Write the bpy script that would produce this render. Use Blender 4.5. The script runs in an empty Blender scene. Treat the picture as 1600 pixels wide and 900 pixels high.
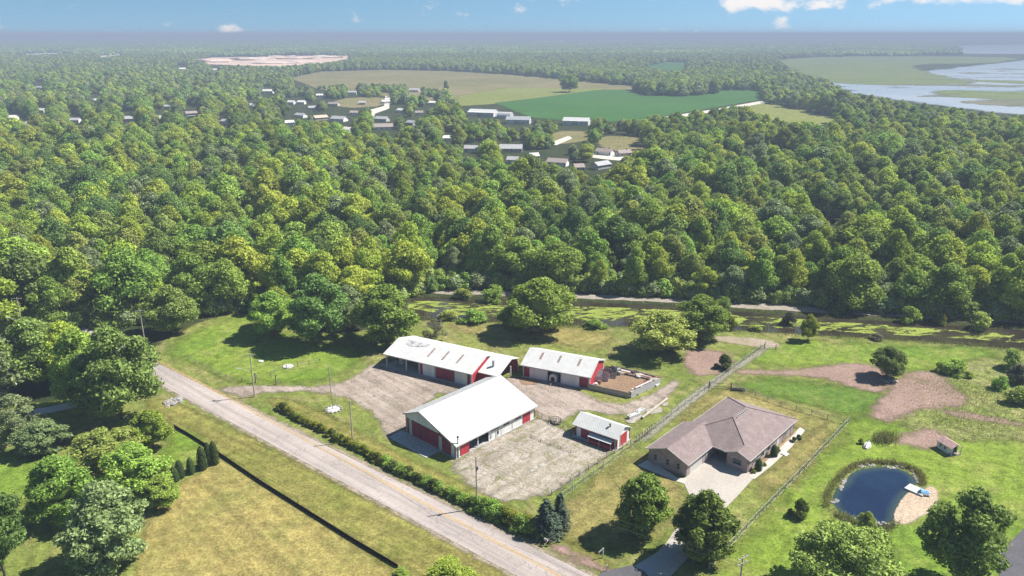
import bpy, bmesh, math, random
import numpy as np
from mathutils import Vector, Matrix, noise as mnoise

S = bpy.context.scene
C = S.collection
# ------------------------------------------------------------------ camera
FOC, HCAM, YH = 1200.0, 80.0, 53.0          # focal length in photo pixels, camera height, horizon row
TH = math.atan((450 - YH) / FOC)
cam = bpy.data.cameras.new('camera'); cam_o = bpy.data.objects.new('camera', cam); C.objects.link(cam_o)
cam.sensor_width = 36.0; cam.lens = 36.0 * FOC / 1600.0
cam.clip_start = 1.0; cam.clip_end = 90000.0
cam_o.location = (0, 0, HCAM); cam_o.rotation_euler = (math.pi / 2 - TH, 0, 0)
S.camera = cam_o
# ------------------------------------------------------------------ light
SUN_EL = math.radians(50); SUN_AZ = math.atan2(0.95, 0.27)     # azimuth from +Y towards +X
w = bpy.data.worlds.new('World'); S.world = w; w.use_nodes = True
sun = bpy.data.lights.new('sun', 'SUN'); sun.energy = 4.1; sun.angle = math.radians(0.5); sun.color = (1.0, 0.95, 0.86)
sun_o = bpy.data.objects.new('sun', sun); C.objects.link(sun_o)
sd_ = Vector((math.sin(SUN_AZ) * math.cos(SUN_EL), math.cos(SUN_AZ) * math.cos(SUN_EL), math.sin(SUN_EL)))
sun_o.rotation_euler = sd_.to_track_quat('Z', 'Y').to_euler(); sun_o.location = sd_ * 300
S.view_settings.view_transform = 'Standard'; S.view_settings.look = 'None'
S.view_settings.exposure = 1.36; S.view_settings.gamma = 1.0
cy = S.cycles
cy.use_denoising = True; cy.max_bounces = 5; cy.diffuse_bounces = 2; cy.glossy_bounces = 2
cy.transmission_bounces = 2; cy.transparent_max_bounces = 12; cy.volume_bounces = 0
try: cy.denoising_prefilter = 'NONE'
except Exception: pass

def world_nodes():
    nt = w.node_tree; N = nt.nodes; L = nt.links; N.clear()
    out = N.new('ShaderNodeOutputWorld'); bg = N.new('ShaderNodeBackground'); bg.inputs[1].default_value = 0.15
    sky = N.new('ShaderNodeTexSky'); sky.sky_type = 'NISHITA'; sky.sun_disc = False
    sky.sun_elevation = SUN_EL; sky.sun_rotation = SUN_AZ; sky.altitude = 300
    sky.air_density = 1.0; sky.dust_density = 0.3; sky.ozone_density = 2.0
    tc = N.new('ShaderNodeTexCoord')
    # lift the horizon a little so that the deep blue of the photograph's sky reaches down to it
    mp = N.new('ShaderNodeVectorMath'); mp.operation = 'ADD'; mp.inputs[1].default_value = (0, 0, 0.15)
    L.new(tc.outputs['Generated'], mp.inputs[0]); L.new(mp.outputs[0], sky.inputs['Vector'])
    hs = N.new('ShaderNodeHueSaturation'); hs.inputs['Hue'].default_value = .487; hs.inputs['Saturation'].default_value = 1.1; hs.inputs['Value'].default_value = .34
    L.new(sky.outputs[0], hs.inputs['Color'])
    # clouds: soft noise over the whole sky, thicker in a few places
    st = N.new('ShaderNodeMapping'); st.inputs['Scale'].default_value = (1, 1, 2.0)
    L.new(tc.outputs['Generated'], st.inputs[0])
    nz = N.new('ShaderNodeTexNoise'); nz.inputs['Scale'].default_value = 26; nz.inputs['Detail'].default_value = 8; nz.inputs['Roughness'].default_value = 0.6
    L.new(st.outputs[0], nz.inputs['Vector'])
    big = N.new('ShaderNodeTexNoise'); big.inputs['Scale'].default_value = 5; big.inputs['Detail'].default_value = 2
    L.new(st.outputs[0], big.inputs['Vector'])
    acc = N.new('ShaderNodeMath'); acc.operation = 'MULTIPLY_ADD'; acc.inputs[1].default_value = 0.30; acc.inputs[2].default_value = -0.15
    L.new(big.outputs['Fac'], acc.inputs[0]); last = acc.outputs[0]
    for (px, py, sx, sy, a) in [(1190, 10, 62, 17, .34), (1140, 8, 34, 9, .24), (1197, 38, 18, 8, .25), (1262, 8, 26, 10, .22), (1420, 2, 90, 10, .25),
                                (1500, 6, 45, 10, .23), (885, 4, 30, 10, .2), (378, 46, 24, 8, .27), (8, 40, 26, 20, .27), (557, 20, 16, 8, .17), (570, 34, 8, 10, .16), (480, 2, 36, 6, .16), (425, 48, 22, 5, .17), (1050, 50, 60, 6, .12)]:
        d = Vector(((px - 800) / FOC, 1, (YH - py) / FOC)).normalized()
        v = N.new('ShaderNodeVectorMath'); v.operation = 'SUBTRACT'; v.inputs[1].default_value = d
        L.new(tc.outputs['Generated'], v.inputs[0])
        s = N.new('ShaderNodeVectorMath'); s.operation = 'MULTIPLY'; s.inputs[1].default_value = (FOC / sx, FOC / sx, FOC / sy)
        L.new(v.outputs[0], s.inputs[0])
        ln = N.new('ShaderNodeVectorMath'); ln.operation = 'LENGTH'; L.new(s.outputs[0], ln.inputs[0])
        mr = N.new('ShaderNodeMapRange'); mr.interpolation_type = 'SMOOTHSTEP'
        mr.inputs[1].default_value = 0; mr.inputs[2].default_value = 1.7; mr.inputs[3].default_value = a; mr.inputs[4].default_value = 0
        L.new(ln.outputs['Value'], mr.inputs[0])
        ad = N.new('ShaderNodeMath'); ad.operation = 'ADD'; L.new(last, ad.inputs[0]); L.new(mr.outputs[0], ad.inputs[1]); last = ad.outputs[0]
    tot = N.new('ShaderNodeMath'); tot.operation = 'ADD'; L.new(last, tot.inputs[0]); L.new(nz.outputs['Fac'], tot.inputs[1])
    ms = N.new('ShaderNodeMapRange'); ms.interpolation_type = 'SMOOTHSTEP'; ms.inputs[1].default_value = 0.62; ms.inputs[2].default_value = 0.86
    ms.inputs[4].default_value = 0.9
    L.new(tot.outputs[0], ms.inputs[0])
    mx = N.new('ShaderNodeMix'); mx.data_type = 'RGBA'
    L.new(ms.outputs[0], mx.inputs[0]); L.new(hs.outputs[0], mx.inputs[6]); mx.inputs[7].default_value = (2.75, 2.6, 2.52, 1)
    L.new(mx.outputs[2], bg.inputs[0]); L.new(bg.outputs[0], out.inputs[0])
world_nodes()

# ------------------------------------------------------------------ projection helpers (photo pixel <-> place on the ground)
_c, _s = math.cos(TH), math.sin(TH)
def G(x, y, h=0.0):
    p = (x - 800) / FOC; q = (450 - y) / FOC
    t = (HCAM - h) / (_s - q * _c)
    return (p * t, (_c + q * _s) * t)
def PX(X, Y, Z):
    z = Z - HCAM; dep = Y * _c - z * _s; up = Y * _s + z * _c
    return 800 + FOC * X / dep, 450 - FOC * up / dep
def hgt(x, yb, yt):
    X, Y = G(x, yb); q = (450 - yt) / FOC
    return (q * Y * _c - Y * _s) / (_c + q * _s) + HCAM

# ------------------------------------------------------------------ materials
def lerp(a, b, t): return tuple(a[i] + (b[i] - a[i]) * t for i in range(3))
def newmat(name):
    m = bpy.data.materials.new(name); m.use_nodes = True; nt = m.node_tree; nt.nodes.clear()
    out = nt.nodes.new('ShaderNodeOutputMaterial'); return m, nt, out
def noise(nt, scale, detail=4, rough=0.55, stretch=None, rotz=0, coord='Object', dist=0):
    tc = nt.nodes.new('ShaderNodeTexCoord'); n = nt.nodes.new('ShaderNodeTexNoise')
    n.inputs['Scale'].default_value = scale; n.inputs['Detail'].default_value = detail; n.inputs['Roughness'].default_value = rough
    n.inputs['Distortion'].default_value = dist
    src = tc.outputs[coord]
    if stretch or rotz:
        mp = nt.nodes.new('ShaderNodeMapping'); mp.vector_type = 'TEXTURE'
        mp.inputs['Rotation'].default_value = (0, 0, rotz); mp.inputs['Scale'].default_value = tuple(1 / q for q in (stretch or (1, 1, 1)))
        nt.links.new(src, mp.inputs[0]); src = mp.outputs[0]
    nt.links.new(src, n.inputs['Vector']); return n.outputs['Fac']
def mrange(nt, fac, a, b, lo=0.0, hi=1.0, smooth=True):
    r = nt.nodes.new('ShaderNodeMapRange')
    if smooth: r.interpolation_type = 'SMOOTHSTEP'
    r.inputs[1].default_value = a; r.inputs[2].default_value = b; r.inputs[3].default_value = lo; r.inputs[4].default_value = hi
    nt.links.new(fac, r.inputs[0]); return r.outputs[0]
def mixc(nt, fac, a, b, mode='MIX'):
    m = nt.nodes.new('ShaderNodeMix'); m.data_type = 'RGBA'; m.blend_type = mode
    if isinstance(fac, float): m.inputs[0].default_value = fac
    else: nt.links.new(fac, m.inputs[0])
    for k, v in ((6, a), (7, b)):
        if isinstance(v, tuple): m.inputs[k].default_value = (*v[:3], 1)
        else: nt.links.new(v, m.inputs[k])
    return m.outputs[2]
def math_(nt, op, a, b=None, c=None):
    m = nt.nodes.new('ShaderNodeMath'); m.operation = op
    for k, v in enumerate((a, b, c)):
        if v is None: continue
        if isinstance(v, (int, float)): m.inputs[k].default_value = v
        else: nt.links.new(v, m.inputs[k])
    return m.outputs[0]
def grey(nt, fac, lo, hi):
    """a grey multiplier colour running lo..hi with fac"""
    v = mrange(nt, fac, 0.36, 0.64, lo, hi, False)
    cmb = nt.nodes.new('ShaderNodeCombineColor')
    for k in range(3): nt.links.new(v, cmb.inputs[k])
    return cmb.outputs[0]
def bsdf(nt, col, rough=0.8, spec=0.3, bump=None, bstr=0.3, bdist=0.1, metal=0):
    b = nt.nodes.new('ShaderNodeBsdfPrincipled')
    if isinstance(col, tuple): b.inputs['Base Color'].default_value = (*col[:3], 1)
    else: nt.links.new(col, b.inputs['Base Color'])
    b.inputs['Roughness'].default_value = rough; b.inputs['Specular IOR Level'].default_value = spec; b.inputs['Metallic'].default_value = metal
    if bump is not None:
        bp = nt.nodes.new('ShaderNodeBump'); bp.inputs['Strength'].default_value = bstr; bp.inputs['Distance'].default_value = bdist
        nt.links.new(bump, bp.inputs['Height']); nt.links.new(bp.outputs[0], b.inputs['Normal'])
    return b.outputs[0]
def plain(name, col, rough=0.6, spec=0.3, var=0.18, scale=1.5, metal=0):
    m, nt, out = newmat(name)
    n = noise(nt, scale, 5); c = mixc(nt, 1.0, col, grey(nt, n, 1 - var, 1 + var), 'MULTIPLY')
    n2 = noise(nt, scale * 9, 3); c = mixc(nt, 1.0, c, grey(nt, n2, 1 - var * .6, 1 + var * .6), 'MULTIPLY')
    nt.links.new(bsdf(nt, c, rough, spec, metal=metal), out.inputs[0]); return m
def siding(name, col, var=0.12, pitch=0.3, stain=(0.3, 0.25, 0.2), stain_amt=0.35):
    """ribbed metal / board siding: fine vertical ribs as relief, streaky weathering"""
    m, nt, out = newmat(name)
    n = noise(nt, 0.8, 6, 0.6, (1, 1, .15)); c = mixc(nt, 1.0, col, grey(nt, n, 1 - var, 1 + var), 'MULTIPLY')
    st = mrange(nt, noise(nt, 1.6, 6, 0.65, (1, 1, .3)), .58, .8, 0, stain_amt)
    c = mixc(nt, st, c, stain)
    tc = nt.nodes.new('ShaderNodeTexCoord'); wv = nt.nodes.new('ShaderNodeTexWave'); wv.bands_direction = 'DIAGONAL'
    wv.inputs['Scale'].default_value = 0.5 / pitch * 0.6
    mp = nt.nodes.new('ShaderNodeMapping'); mp.inputs['Scale'].default_value = (1, 1, 0); nt.links.new(tc.outputs['Object'], mp.inputs[0]); nt.links.new(mp.outputs[0], wv.inputs[0])
    nt.links.new(bsdf(nt, c, 0.55, 0.35, wv.outputs['Fac'], 0.35, 0.03), out.inputs[0]); return m
def finish(nt, out, shader, soft=0.5, amp=1.5, nscale=0.6, off=0.0):
    """sheet edge: the attribute 'sd' (metres inside the outline) plus noise decides where the sheet ends, so edges are ragged"""
    at = nt.nodes.new('ShaderNodeAttribute'); at.attribute_name = 'sd'
    n = noise(nt, nscale, 6, 0.65)
    v = math_(nt, 'MULTIPLY_ADD', math_(nt, 'SUBTRACT', n, 0.5), amp * 2, at.outputs['Fac'])
    f = mrange(nt, v, off - soft, off + soft)
    tr = nt.nodes.new('ShaderNodeBsdfTransparent'); mx = nt.nodes.new('ShaderNodeMixShader')
    nt.links.new(f, mx.inputs[0]); nt.links.new(tr.outputs[0], mx.inputs[1]); nt.links.new(shader, mx.inputs[2])
    nt.links.new(mx.outputs[0], out.inputs[0])
def grass(name, ca, cb, tan, tan_amt=0.5, big=0.035, soft=1.0, amp=2.5, nscale=0.3, streak=None, streak_amt=.25, fine=1.0):
    m, nt, out = newmat(name)
    c = mixc(nt, mrange(nt, noise(nt, big, 5, .6), .35, .65), ca, cb)
    c = mixc(nt, mrange(nt, noise(nt, big * 3.1, 7, .7, dist=.6), .46, .66, 0, tan_amt), c, tan)
    c = mixc(nt, mrange(nt, noise(nt, big * 14, 5, .65), .5, .66, 0, .45), c, lerp(ca, (0.03, .05, .01), .5))
    if streak is not None:
        c = mixc(nt, 1.0, c, grey(nt, noise(nt, .5, 4, .6, (1, .03, 1), streak), 1 - streak_amt, 1 + streak_amt), 'MULTIPLY')
    f1 = noise(nt, .45, 8, .8); f2 = noise(nt, 2.4, 6, .8)
    c = mixc(nt, 1.0, c, grey(nt, f1, 1 - .38 * fine, 1 + .38 * fine), 'MULTIPLY')
    c = mixc(nt, 1.0, c, grey(nt, f2, 1 - .42 * fine, 1 + .42 * fine), 'MULTIPLY')
    finish(nt, out, bsdf(nt, c, 0.95, 0.08, f2, 0.5, 0.12), soft, amp, nscale); return m
def earth(name, ca, cb, spot, spot_amt=.5, big=.08, soft=.6, amp=1.4, nscale=.5, streak=None, gr=None, gr_amt=0, con=.6):
    """bare ground: gravel, dirt, sand"""
    m, nt, out = newmat(name)
    c = mixc(nt, mrange(nt, noise(nt, big, 6, .65, dist=.4), .35, .65), ca, cb)
    c = mixc(nt, mrange(nt, noise(nt, big * 4, 7, .75, dist=1.2), .48, .64, 0, spot_amt), c, spot)
    if gr is not None: c = mixc(nt, mrange(nt, noise(nt, big * 2.3, 8, .78, dist=.8), .5, .62, 0, gr_amt), c, gr)
    if streak is not None: c = mixc(nt, 1.0, c, grey(nt, noise(nt, .6, 5, .6, (1, .06, 1), streak), .8, 1.15), 'MULTIPLY')
    f1 = noise(nt, 2.2, 7, .8); f2 = noise(nt, 7.0, 4, .8)
    c = mixc(nt, 1.0, c, grey(nt, f1, 1 - .6 * con, 1 + .6 * con), 'MULTIPLY'); c = mixc(nt, 1.0, c, grey(nt, f2, 1 - .6 * con, 1 + .6 * con), 'MULTIPLY')
    finish(nt, out, bsdf(nt, c, .95, .1, f1, .5, .12), soft, amp, nscale); return m
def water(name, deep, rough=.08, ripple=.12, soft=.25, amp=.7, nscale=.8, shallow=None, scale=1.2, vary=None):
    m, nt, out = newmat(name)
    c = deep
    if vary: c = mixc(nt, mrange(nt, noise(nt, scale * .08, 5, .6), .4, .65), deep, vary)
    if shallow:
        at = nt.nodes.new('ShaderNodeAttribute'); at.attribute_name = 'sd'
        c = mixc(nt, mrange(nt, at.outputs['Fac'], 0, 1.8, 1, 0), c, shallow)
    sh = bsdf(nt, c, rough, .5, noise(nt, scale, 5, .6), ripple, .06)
    finish(nt, out, sh, soft, amp, nscale); return m

M = {}
M['floor'] = grass('woodland_floor_mat', (.022, .034, .012), (.035, .045, .014), (.05, .045, .022), .5)
M['lawn'] = grass('lawn_mat', (0.1092, 0.1443, 0.02917), (0.1616, 0.1793, 0.04462), (0.214, 0.188, 0.08151), .8, streak=.5, streak_amt=.16)
M['lawn_bright'] = grass('bright_lawn_mat', (0.1092, 0.1749, 0.02231), (0.1503, 0.2071, 0.02917), (0.2097, 0.2071, 0.06435), .6, soft=3, amp=5, nscale=.12, streak=-.6, streak_amt=.12)
M['lawn_deep'] = grass('deep_lawn_mat', (0.07426, 0.1381, 0.02059), (0.1048, 0.1611, 0.02574), (0.166, 0.1749, 0.05148), .5, soft=3, amp=5, nscale=.12)
M['hay'] = grass('dry_meadow_mat', (.205, .176, .056), (.25, .204, .072), (.155, .165, .048), .5, soft=.8, amp=1.2, streak=.75, streak_amt=.18)
M['verge'] = grass('verge_mat', (0.1529, 0.1482, 0.03861), (0.1878, 0.1651, 0.05148), (0.1136, 0.144, 0.02574), .5, soft=1, amp=1.8, streak=.95, streak_amt=.22)
M['tan_lawn'] = grass('dry_lawn_mat', (0.1966, 0.1731, 0.05856), (0.2228, 0.186, 0.07207), (0.1398, 0.1558, 0.03604), .6, soft=2.5, amp=4, nscale=.2, streak=-.8, streak_amt=.15)
M['rough'] = grass('rough_meadow_mat', (0.131, 0.1657, 0.03861), (0.1835, 0.1887, 0.06435), (0.2097, 0.1887, 0.09438), .6, big=.07, soft=2, amp=4, nscale=.2, fine=1.5)
M['tanfield'] = grass('far_tan_field_mat', (0.156, 0.1443, 0.0585), (0.2028, 0.1716, 0.0858), (0.1248, 0.1326, 0.039), .5, big=.006, soft=2, amp=5, nscale=.05, streak=1.4, streak_amt=.1)
M['ltfield'] = grass('far_light_field_mat', (0.156, 0.1833, 0.039), (0.1794, 0.195, 0.0546), (0.1872, 0.1716, 0.0624), .4, big=.008, soft=3, amp=8, nscale=.04)
M['bean'] = grass('bean_field_mat', (.034, .105, .018), (.042, .12, .022), (.05, .11, .02), .3, big=.006, soft=2, amp=3, nscale=.05, streak=1.2, streak_amt=.3, fine=.8)
M['marsh'] = grass('marsh_mat', (0.117, 0.156, 0.0429), (0.1404, 0.1677, 0.0585), (0.0936, 0.117, 0.0546), .6, big=.008, soft=10, amp=45, nscale=.012)
M['gravel'] = earth('yard_gravel_mat', (0.324, 0.2693, 0.2336), (0.2558, 0.2076, 0.1774), (0.1535, 0.1212, 0.0966), .6, streak=.75, gr=(0.1364, 0.1403, 0.06178), gr_amt=.3, con=.5, soft=.8, amp=2.4, nscale=.3)
M['gravel_pale'] = earth('pale_gravel_mat', (0.3376, 0.297, 0.2591), (0.2644, 0.231, 0.1874), (0.1688, 0.1375, 0.08819), .7, big=.12, streak=-.75, gr=(0.1463, 0.1485, 0.06063), gr_amt=.75, con=.55, soft=.8, amp=2.2, nscale=.35)
M['track'] = earth('track_mat', (0.3062, 0.2505, 0.1956), (0.2526, 0.2105, 0.151), (0.1531, 0.1452, 0.06178), .5, soft=.5, amp=1.2)
M['dirt'] = earth('bare_dirt_mat', (0.2647, 0.1808, 0.1537), (0.2225, 0.1524, 0.1286), (0.1688, 0.1205, 0.09292), .5, big=.1, soft=1.2, amp=3, nscale=.3, gr=(0.1381, 0.1347, 0.04289), gr_amt=.35)
M['brown_dirt'] = earth('brown_dirt_mat', (0.2442, 0.1591, 0.1036), (0.1998, 0.1332, 0.0888), (0.1628, 0.1258, 0.074), .4, soft=.4, amp=.8)
M['trail'] = earth('trail_mat', (.30, .265, .225), (.245, .215, .18), (.12, .13, .05), .5, soft=.4, amp=1.8, nscale=.15)
M['sand'] = earth('sand_mat', (0.4144, 0.3263, 0.2468), (0.37, 0.2875, 0.2127), (0.296, 0.2331, 0.1702), .3, soft=.4, amp=.8)
M['quarry'] = earth('quarry_mat', (0.6882, 0.4995, 0.39), (0.6105, 0.444, 0.3556), (0.4995, 0.3663, 0.3097), .5, big=.01, soft=4, amp=20, nscale=.02)
M['concrete'] = earth('drive_concrete_mat', (0.3848, 0.3491, 0.3134), (0.3478, 0.3138, 0.2849), (0.296, 0.2667, 0.2442), .3, soft=.05, amp=.05, con=.2)
M['walk'] = earth('walk_concrete_mat', (0.4588, 0.4292, 0.3922), (0.4144, 0.3848, 0.3552), (0.333, 0.3108, 0.2812), .3, soft=.05, amp=.05, con=.2)
M['mulch'] = earth('mulch_bed_mat', (0.3108, 0.1924, 0.1258), (0.2664, 0.1628, 0.111), (0.222, 0.148, 0.0888), .4, soft=.1, amp=.25)
M['asphalt'] = earth('apron_asphalt_mat', (.085, .085, .095), (.105, .10, .11), (.06, .06, .065), .4, soft=.06, amp=.08, con=.2)
M['drive_grey'] = earth('grey_slab_mat', (0.3596, 0.3596, 0.3696), (0.3197, 0.3197, 0.3297), (0.2697, 0.2697, 0.2797), .3, soft=.05, amp=.06, con=.2)
M['pale_slab'] = earth('pale_slab_mat', (.36, .335, .29), (.31, .285, .245), (.2, .18, .14), .5, soft=.3, amp=.9)
M['farroad'] = earth('far_road_mat', (0.555, 0.518, 0.4625), (0.481, 0.444, 0.3885), (0.37, 0.333, 0.2775), .3, soft=.6, amp=1)
M['fence_strip'] = earth('fence_strip_mat', (0.1924, 0.1813, 0.1332), (0.222, 0.2109, 0.1628), (0.111, 0.1184, 0.0444), .6, soft=.5, amp=1.0)
M['pond'] = water('pond_water_mat', (.006, .013, .04), .04, .10, .12, .35, shallow=(.03, .05, .045), vary=(.008, .02, .048))
M['canal'] = water('canal_water_mat', (.028, .022, .016), .10, .2, .4, 1.2, vary=(.05, .045, .026))
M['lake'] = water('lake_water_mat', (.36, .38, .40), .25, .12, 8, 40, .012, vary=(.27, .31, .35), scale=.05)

def road_mat():
    m, nt, out = newmat('county_road_mat')
    ang = math.atan2(99.87 - 154.43, 6.0 + 59.13)
    c = mixc(nt, mrange(nt, noise(nt, .06, 5), .35, .65), (.35, .305, .285), (.30, .262, .245))
    c = mixc(nt, 1.0, c, grey(nt, noise(nt, .9, 5, .6, (.02, 1, 1), ang), .84, 1.14), 'MULTIPLY')
    cr = math_(nt, 'ABSOLUTE', math_(nt, 'SUBTRACT', noise(nt, .22, 5, .6, dist=1.0), .5))
    c = mixc(nt, mrange(nt, cr, 0, .012, .55, 0), c, (.11, .10, .10))
    c = mixc(nt, 1.0, c, grey(nt, noise(nt, 5, 5, .8), .85, 1.15), 'MULTIPLY')
    finish(nt, out, bsdf(nt, c, .85, .2, noise(nt, 9, 4), .2, .03), .1, .22, .8); return m
M['road'] = road_mat()
def paint_mat(name, col):
    m, nt, out = newmat(name)
    c = mixc(nt, mrange(nt, noise(nt, 1.1, 7, .75), .5, .7, 0, .6), col, (.38, .33, .31))
    finish(nt, out, bsdf(nt, c, .7, .2), .03, .05, 2.0); return m
M['yellow'] = paint_mat('yellow_line_mat', (.48, .31, .09)); M['whiteline'] = paint_mat('white_line_mat', (.48, .45, .43))
def algae_mat():
    m, nt, out = newmat('algae_mat')
    c = mixc(nt, mrange(nt, noise(nt, 1.1, 7, .75), .42, .6), (.25, .29, .055), (.15, .21, .035))
    c = mixc(nt, mrange(nt, noise(nt, .9, 6, .7), .56, .7, 0, .8), c, (.27, .25, .13))
    at = nt.nodes.new('ShaderNodeAttribute'); at.attribute_name = 'sd'
    n = noise(nt, .24, 9, .74, (.5, 1.3, 1), .12, dist=.9)
    v = math_(nt, 'ADD', n, mrange(nt, at.outputs['Fac'], -1, 2, -.5, 0))
    f = mrange(nt, v, .47, .53)
    tr = nt.nodes.new('ShaderNodeBsdfTransparent'); mx = nt.nodes.new('ShaderNodeMixShader')
    nt.links.new(f, mx.inputs[0]); nt.links.new(tr.outputs[0], mx.inputs[1]); nt.links.new(bsdf(nt, c, .9, .1, noise(nt, 3, 4), .5, .1), mx.inputs[2])
    nt.links.new(mx.outputs[0], out.inputs[0]); return m
M['algae'] = algae_mat()

def marsh_patch_mat():
    m, nt, out = newmat('marsh_patch_mat')
    c = mixc(nt, mrange(nt, noise(nt, .02, 6, .7), .4, .62), (.10, .115, .06), (.16, .15, .10))
    at = nt.nodes.new('ShaderNodeAttribute'); at.attribute_name = 'sd'
    n = noise(nt, .0065, 8, .7, (.6, 1.5, 1), .2, dist=.7)
    f = mrange(nt, math_(nt, 'ADD', n, mrange(nt, at.outputs['Fac'], -20, 60, -.4, 0)), .535, .56)
    tr = nt.nodes.new('ShaderNodeBsdfTransparent'); mx = nt.nodes.new('ShaderNodeMixShader')
    nt.links.new(f, mx.inputs[0]); nt.links.new(tr.outputs[0], mx.inputs[1]); nt.links.new(bsdf(nt, c, .95, .1), mx.inputs[2])
    nt.links.new(mx.outputs[0], out.inputs[0]); return m
M['marshpatch'] = marsh_patch_mat()
def leaf_mat(name, col, light=None, trans=.38):
    m, nt, out = newmat(name)
    light = light or tuple(min(1, c * 1.65) for c in col)
    gi = nt.nodes.new('ShaderNodeNewGeometry'); oi = nt.nodes.new('ShaderNodeObjectInfo')
    c = mixc(nt, gi.outputs['Random Per Island'], tuple(c * .5 for c in col), light)
    c = mixc(nt, mrange(nt, noise(nt, .35, 3, .6), .4, .66, 0, .55), c, tuple(x * .72 for x in col))
    hs = nt.nodes.new('ShaderNodeHueSaturation'); nt.links.new(c, hs.inputs['Color'])
    nt.links.new(mrange(nt, oi.outputs['Random'], 0, 1, .480, .513, False), hs.inputs['Hue'])
    r2 = math_(nt, 'FRACT', math_(nt, 'MULTIPLY', oi.outputs['Random'], 17.31))
    nt.links.new(mrange(nt, r2, 0, 1, .82, 1.32, False), hs.inputs['Value']); hs.inputs['Saturation'].default_value = 1.0
    d = nt.nodes.new('ShaderNodeBsdfDiffuse'); t = nt.nodes.new('ShaderNodeBsdfTranslucent'); mx = nt.nodes.new('ShaderNodeMixShader'); mx.inputs[0].default_value = trans
    nt.links.new(hs.outputs[0], d.inputs[0]); nt.links.new(hs.outputs[0], t.inputs[0])
    nt.links.new(d.outputs[0], mx.inputs[1]); nt.links.new(t.outputs[0], mx.inputs[2])
    g = nt.nodes.new('ShaderNodeBsdfGlossy'); g.inputs['Roughness'].default_value = .45; g.inputs[0].default_value = (1, 1, 1, 1)
    m2 = nt.nodes.new('ShaderNodeMixShader'); m2.inputs[0].default_value = .008
    nt.links.new(mx.outputs[0], m2.inputs[1]); nt.links.new(g.outputs[0], m2.inputs[2]); nt.links.new(m2.outputs[0], out.inputs[0]); return m
TINTS = {'bright yellow-green': (0.342, 0.42, 0.0616), 'mid green': (0.252, 0.37, 0.0672), 'deep green': (0.179, 0.274, 0.0672),
         'grey-green': (0.252, 0.314, 0.14), 'olive green': (0.308, 0.375, 0.0896)}
for k, v in TINTS.items(): M[k] = leaf_mat('leaf_' + k.replace(' ', '_').replace('-', '_'), v)
M['silver'] = leaf_mat('leaf_silver_green', (.22, .30, .10), (.37, .46, .20), .38)
M['dense'] = leaf_mat('leaf_dense_green', (.11, .175, .03), (.32, .44, .08))
M['sprucelf'] = leaf_mat('leaf_spruce', (.035, .06, .035), (.085, .115, .075), .1)
M['arborlf'] = leaf_mat('leaf_arborvitae', (.035, .065, .015), (.075, .12, .028), .1)
M['hedge_y'] = leaf_mat('leaf_hedge_bright', (.25, .30, .03), (.38, .42, .06))
M['hedge_d'] = leaf_mat('leaf_hedge_dark', (.10, .145, .03), (.18, .24, .045))
M['greyshrub'] = leaf_mat('leaf_grey_shrub', (.15, .165, .09), (.22, .22, .15))
M['reedlf'] = leaf_mat('leaf_reed', (.22, .27, .06), (.38, .37, .15))
M['bark'] = plain('bark_mat', (.10, .08, .062), .9, .1, .35, 2)

M['white_metal'] = siding('white_metal_mat', (.50, .50, .49), .06, .3, (.36, .34, .31), .3)
M['white_wall'] = siding('white_wall_mat', (.68, .68, .67), .08, .25, (.5, .47, .43), .3)
M['red_wall'] = siding('red_siding_mat', (.25, .025, .055), .16, .25, (.22, .03, .04), .4)
M['red_door'] = siding('bright_red_mat', (.40, .035, .05), .12, .25, (.35, .03, .04), .3)
M['dark'] = plain('dark_gap_mat', (.03, .03, .034), .9, .1)
M['slab'] = plain('slab_mat', (.33, .33, .33), .9, .1)
M['trim_white'] = plain('white_trim_mat', (.47, .465, .455), .5, .3, .08)
M['glass'] = plain('window_glass_mat', (.035, .04, .05), .12, .5, .1)
M['wood'] = plain('weathered_wood_mat', (.27, .235, .20), .9, .1, .25)
M['pole_wood'] = plain('pole_wood_mat', (.36, .32, .275), .85, .1, .2)
M['grey_metal'] = plain('grey_metal_mat', (.42, .43, .44), .45, .4, .12, metal=.3)
M['dark_metal'] = plain('dark_metal_mat', (.06, .06, .065), .5, .4)
M['grey_fence'] = siding('grey_fence_mat', (.42, .42, .42), .12, .25, (.25, .24, .24), .4)
M['skylight'] = plain('skylight_mat', (.26, .19, .165), .4, .4, .2)
M['rust'] = plain('rust_mat', (.22, .10, .065), .85, .15, .3)
M['rust_roof'] = plain('worn_roof_patch_mat', (.38, .37, .38), .8, .2, .35, 1.2)
M['black_fabric'] = plain('black_fabric_mat', (.012, .012, .013), .9, .1)
M['rock'] = plain('pale_rock_mat', (.29, .255, .22), .9, .15, .3, 3)
M['rock_grey'] = plain('grey_rock_mat', (.25, .245, .25), .9, .15, .3, 3)
M['blue'] = plain('blue_plastic_mat', (.10, .27, .50), .4, .4)
M['brick'] = None
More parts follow.
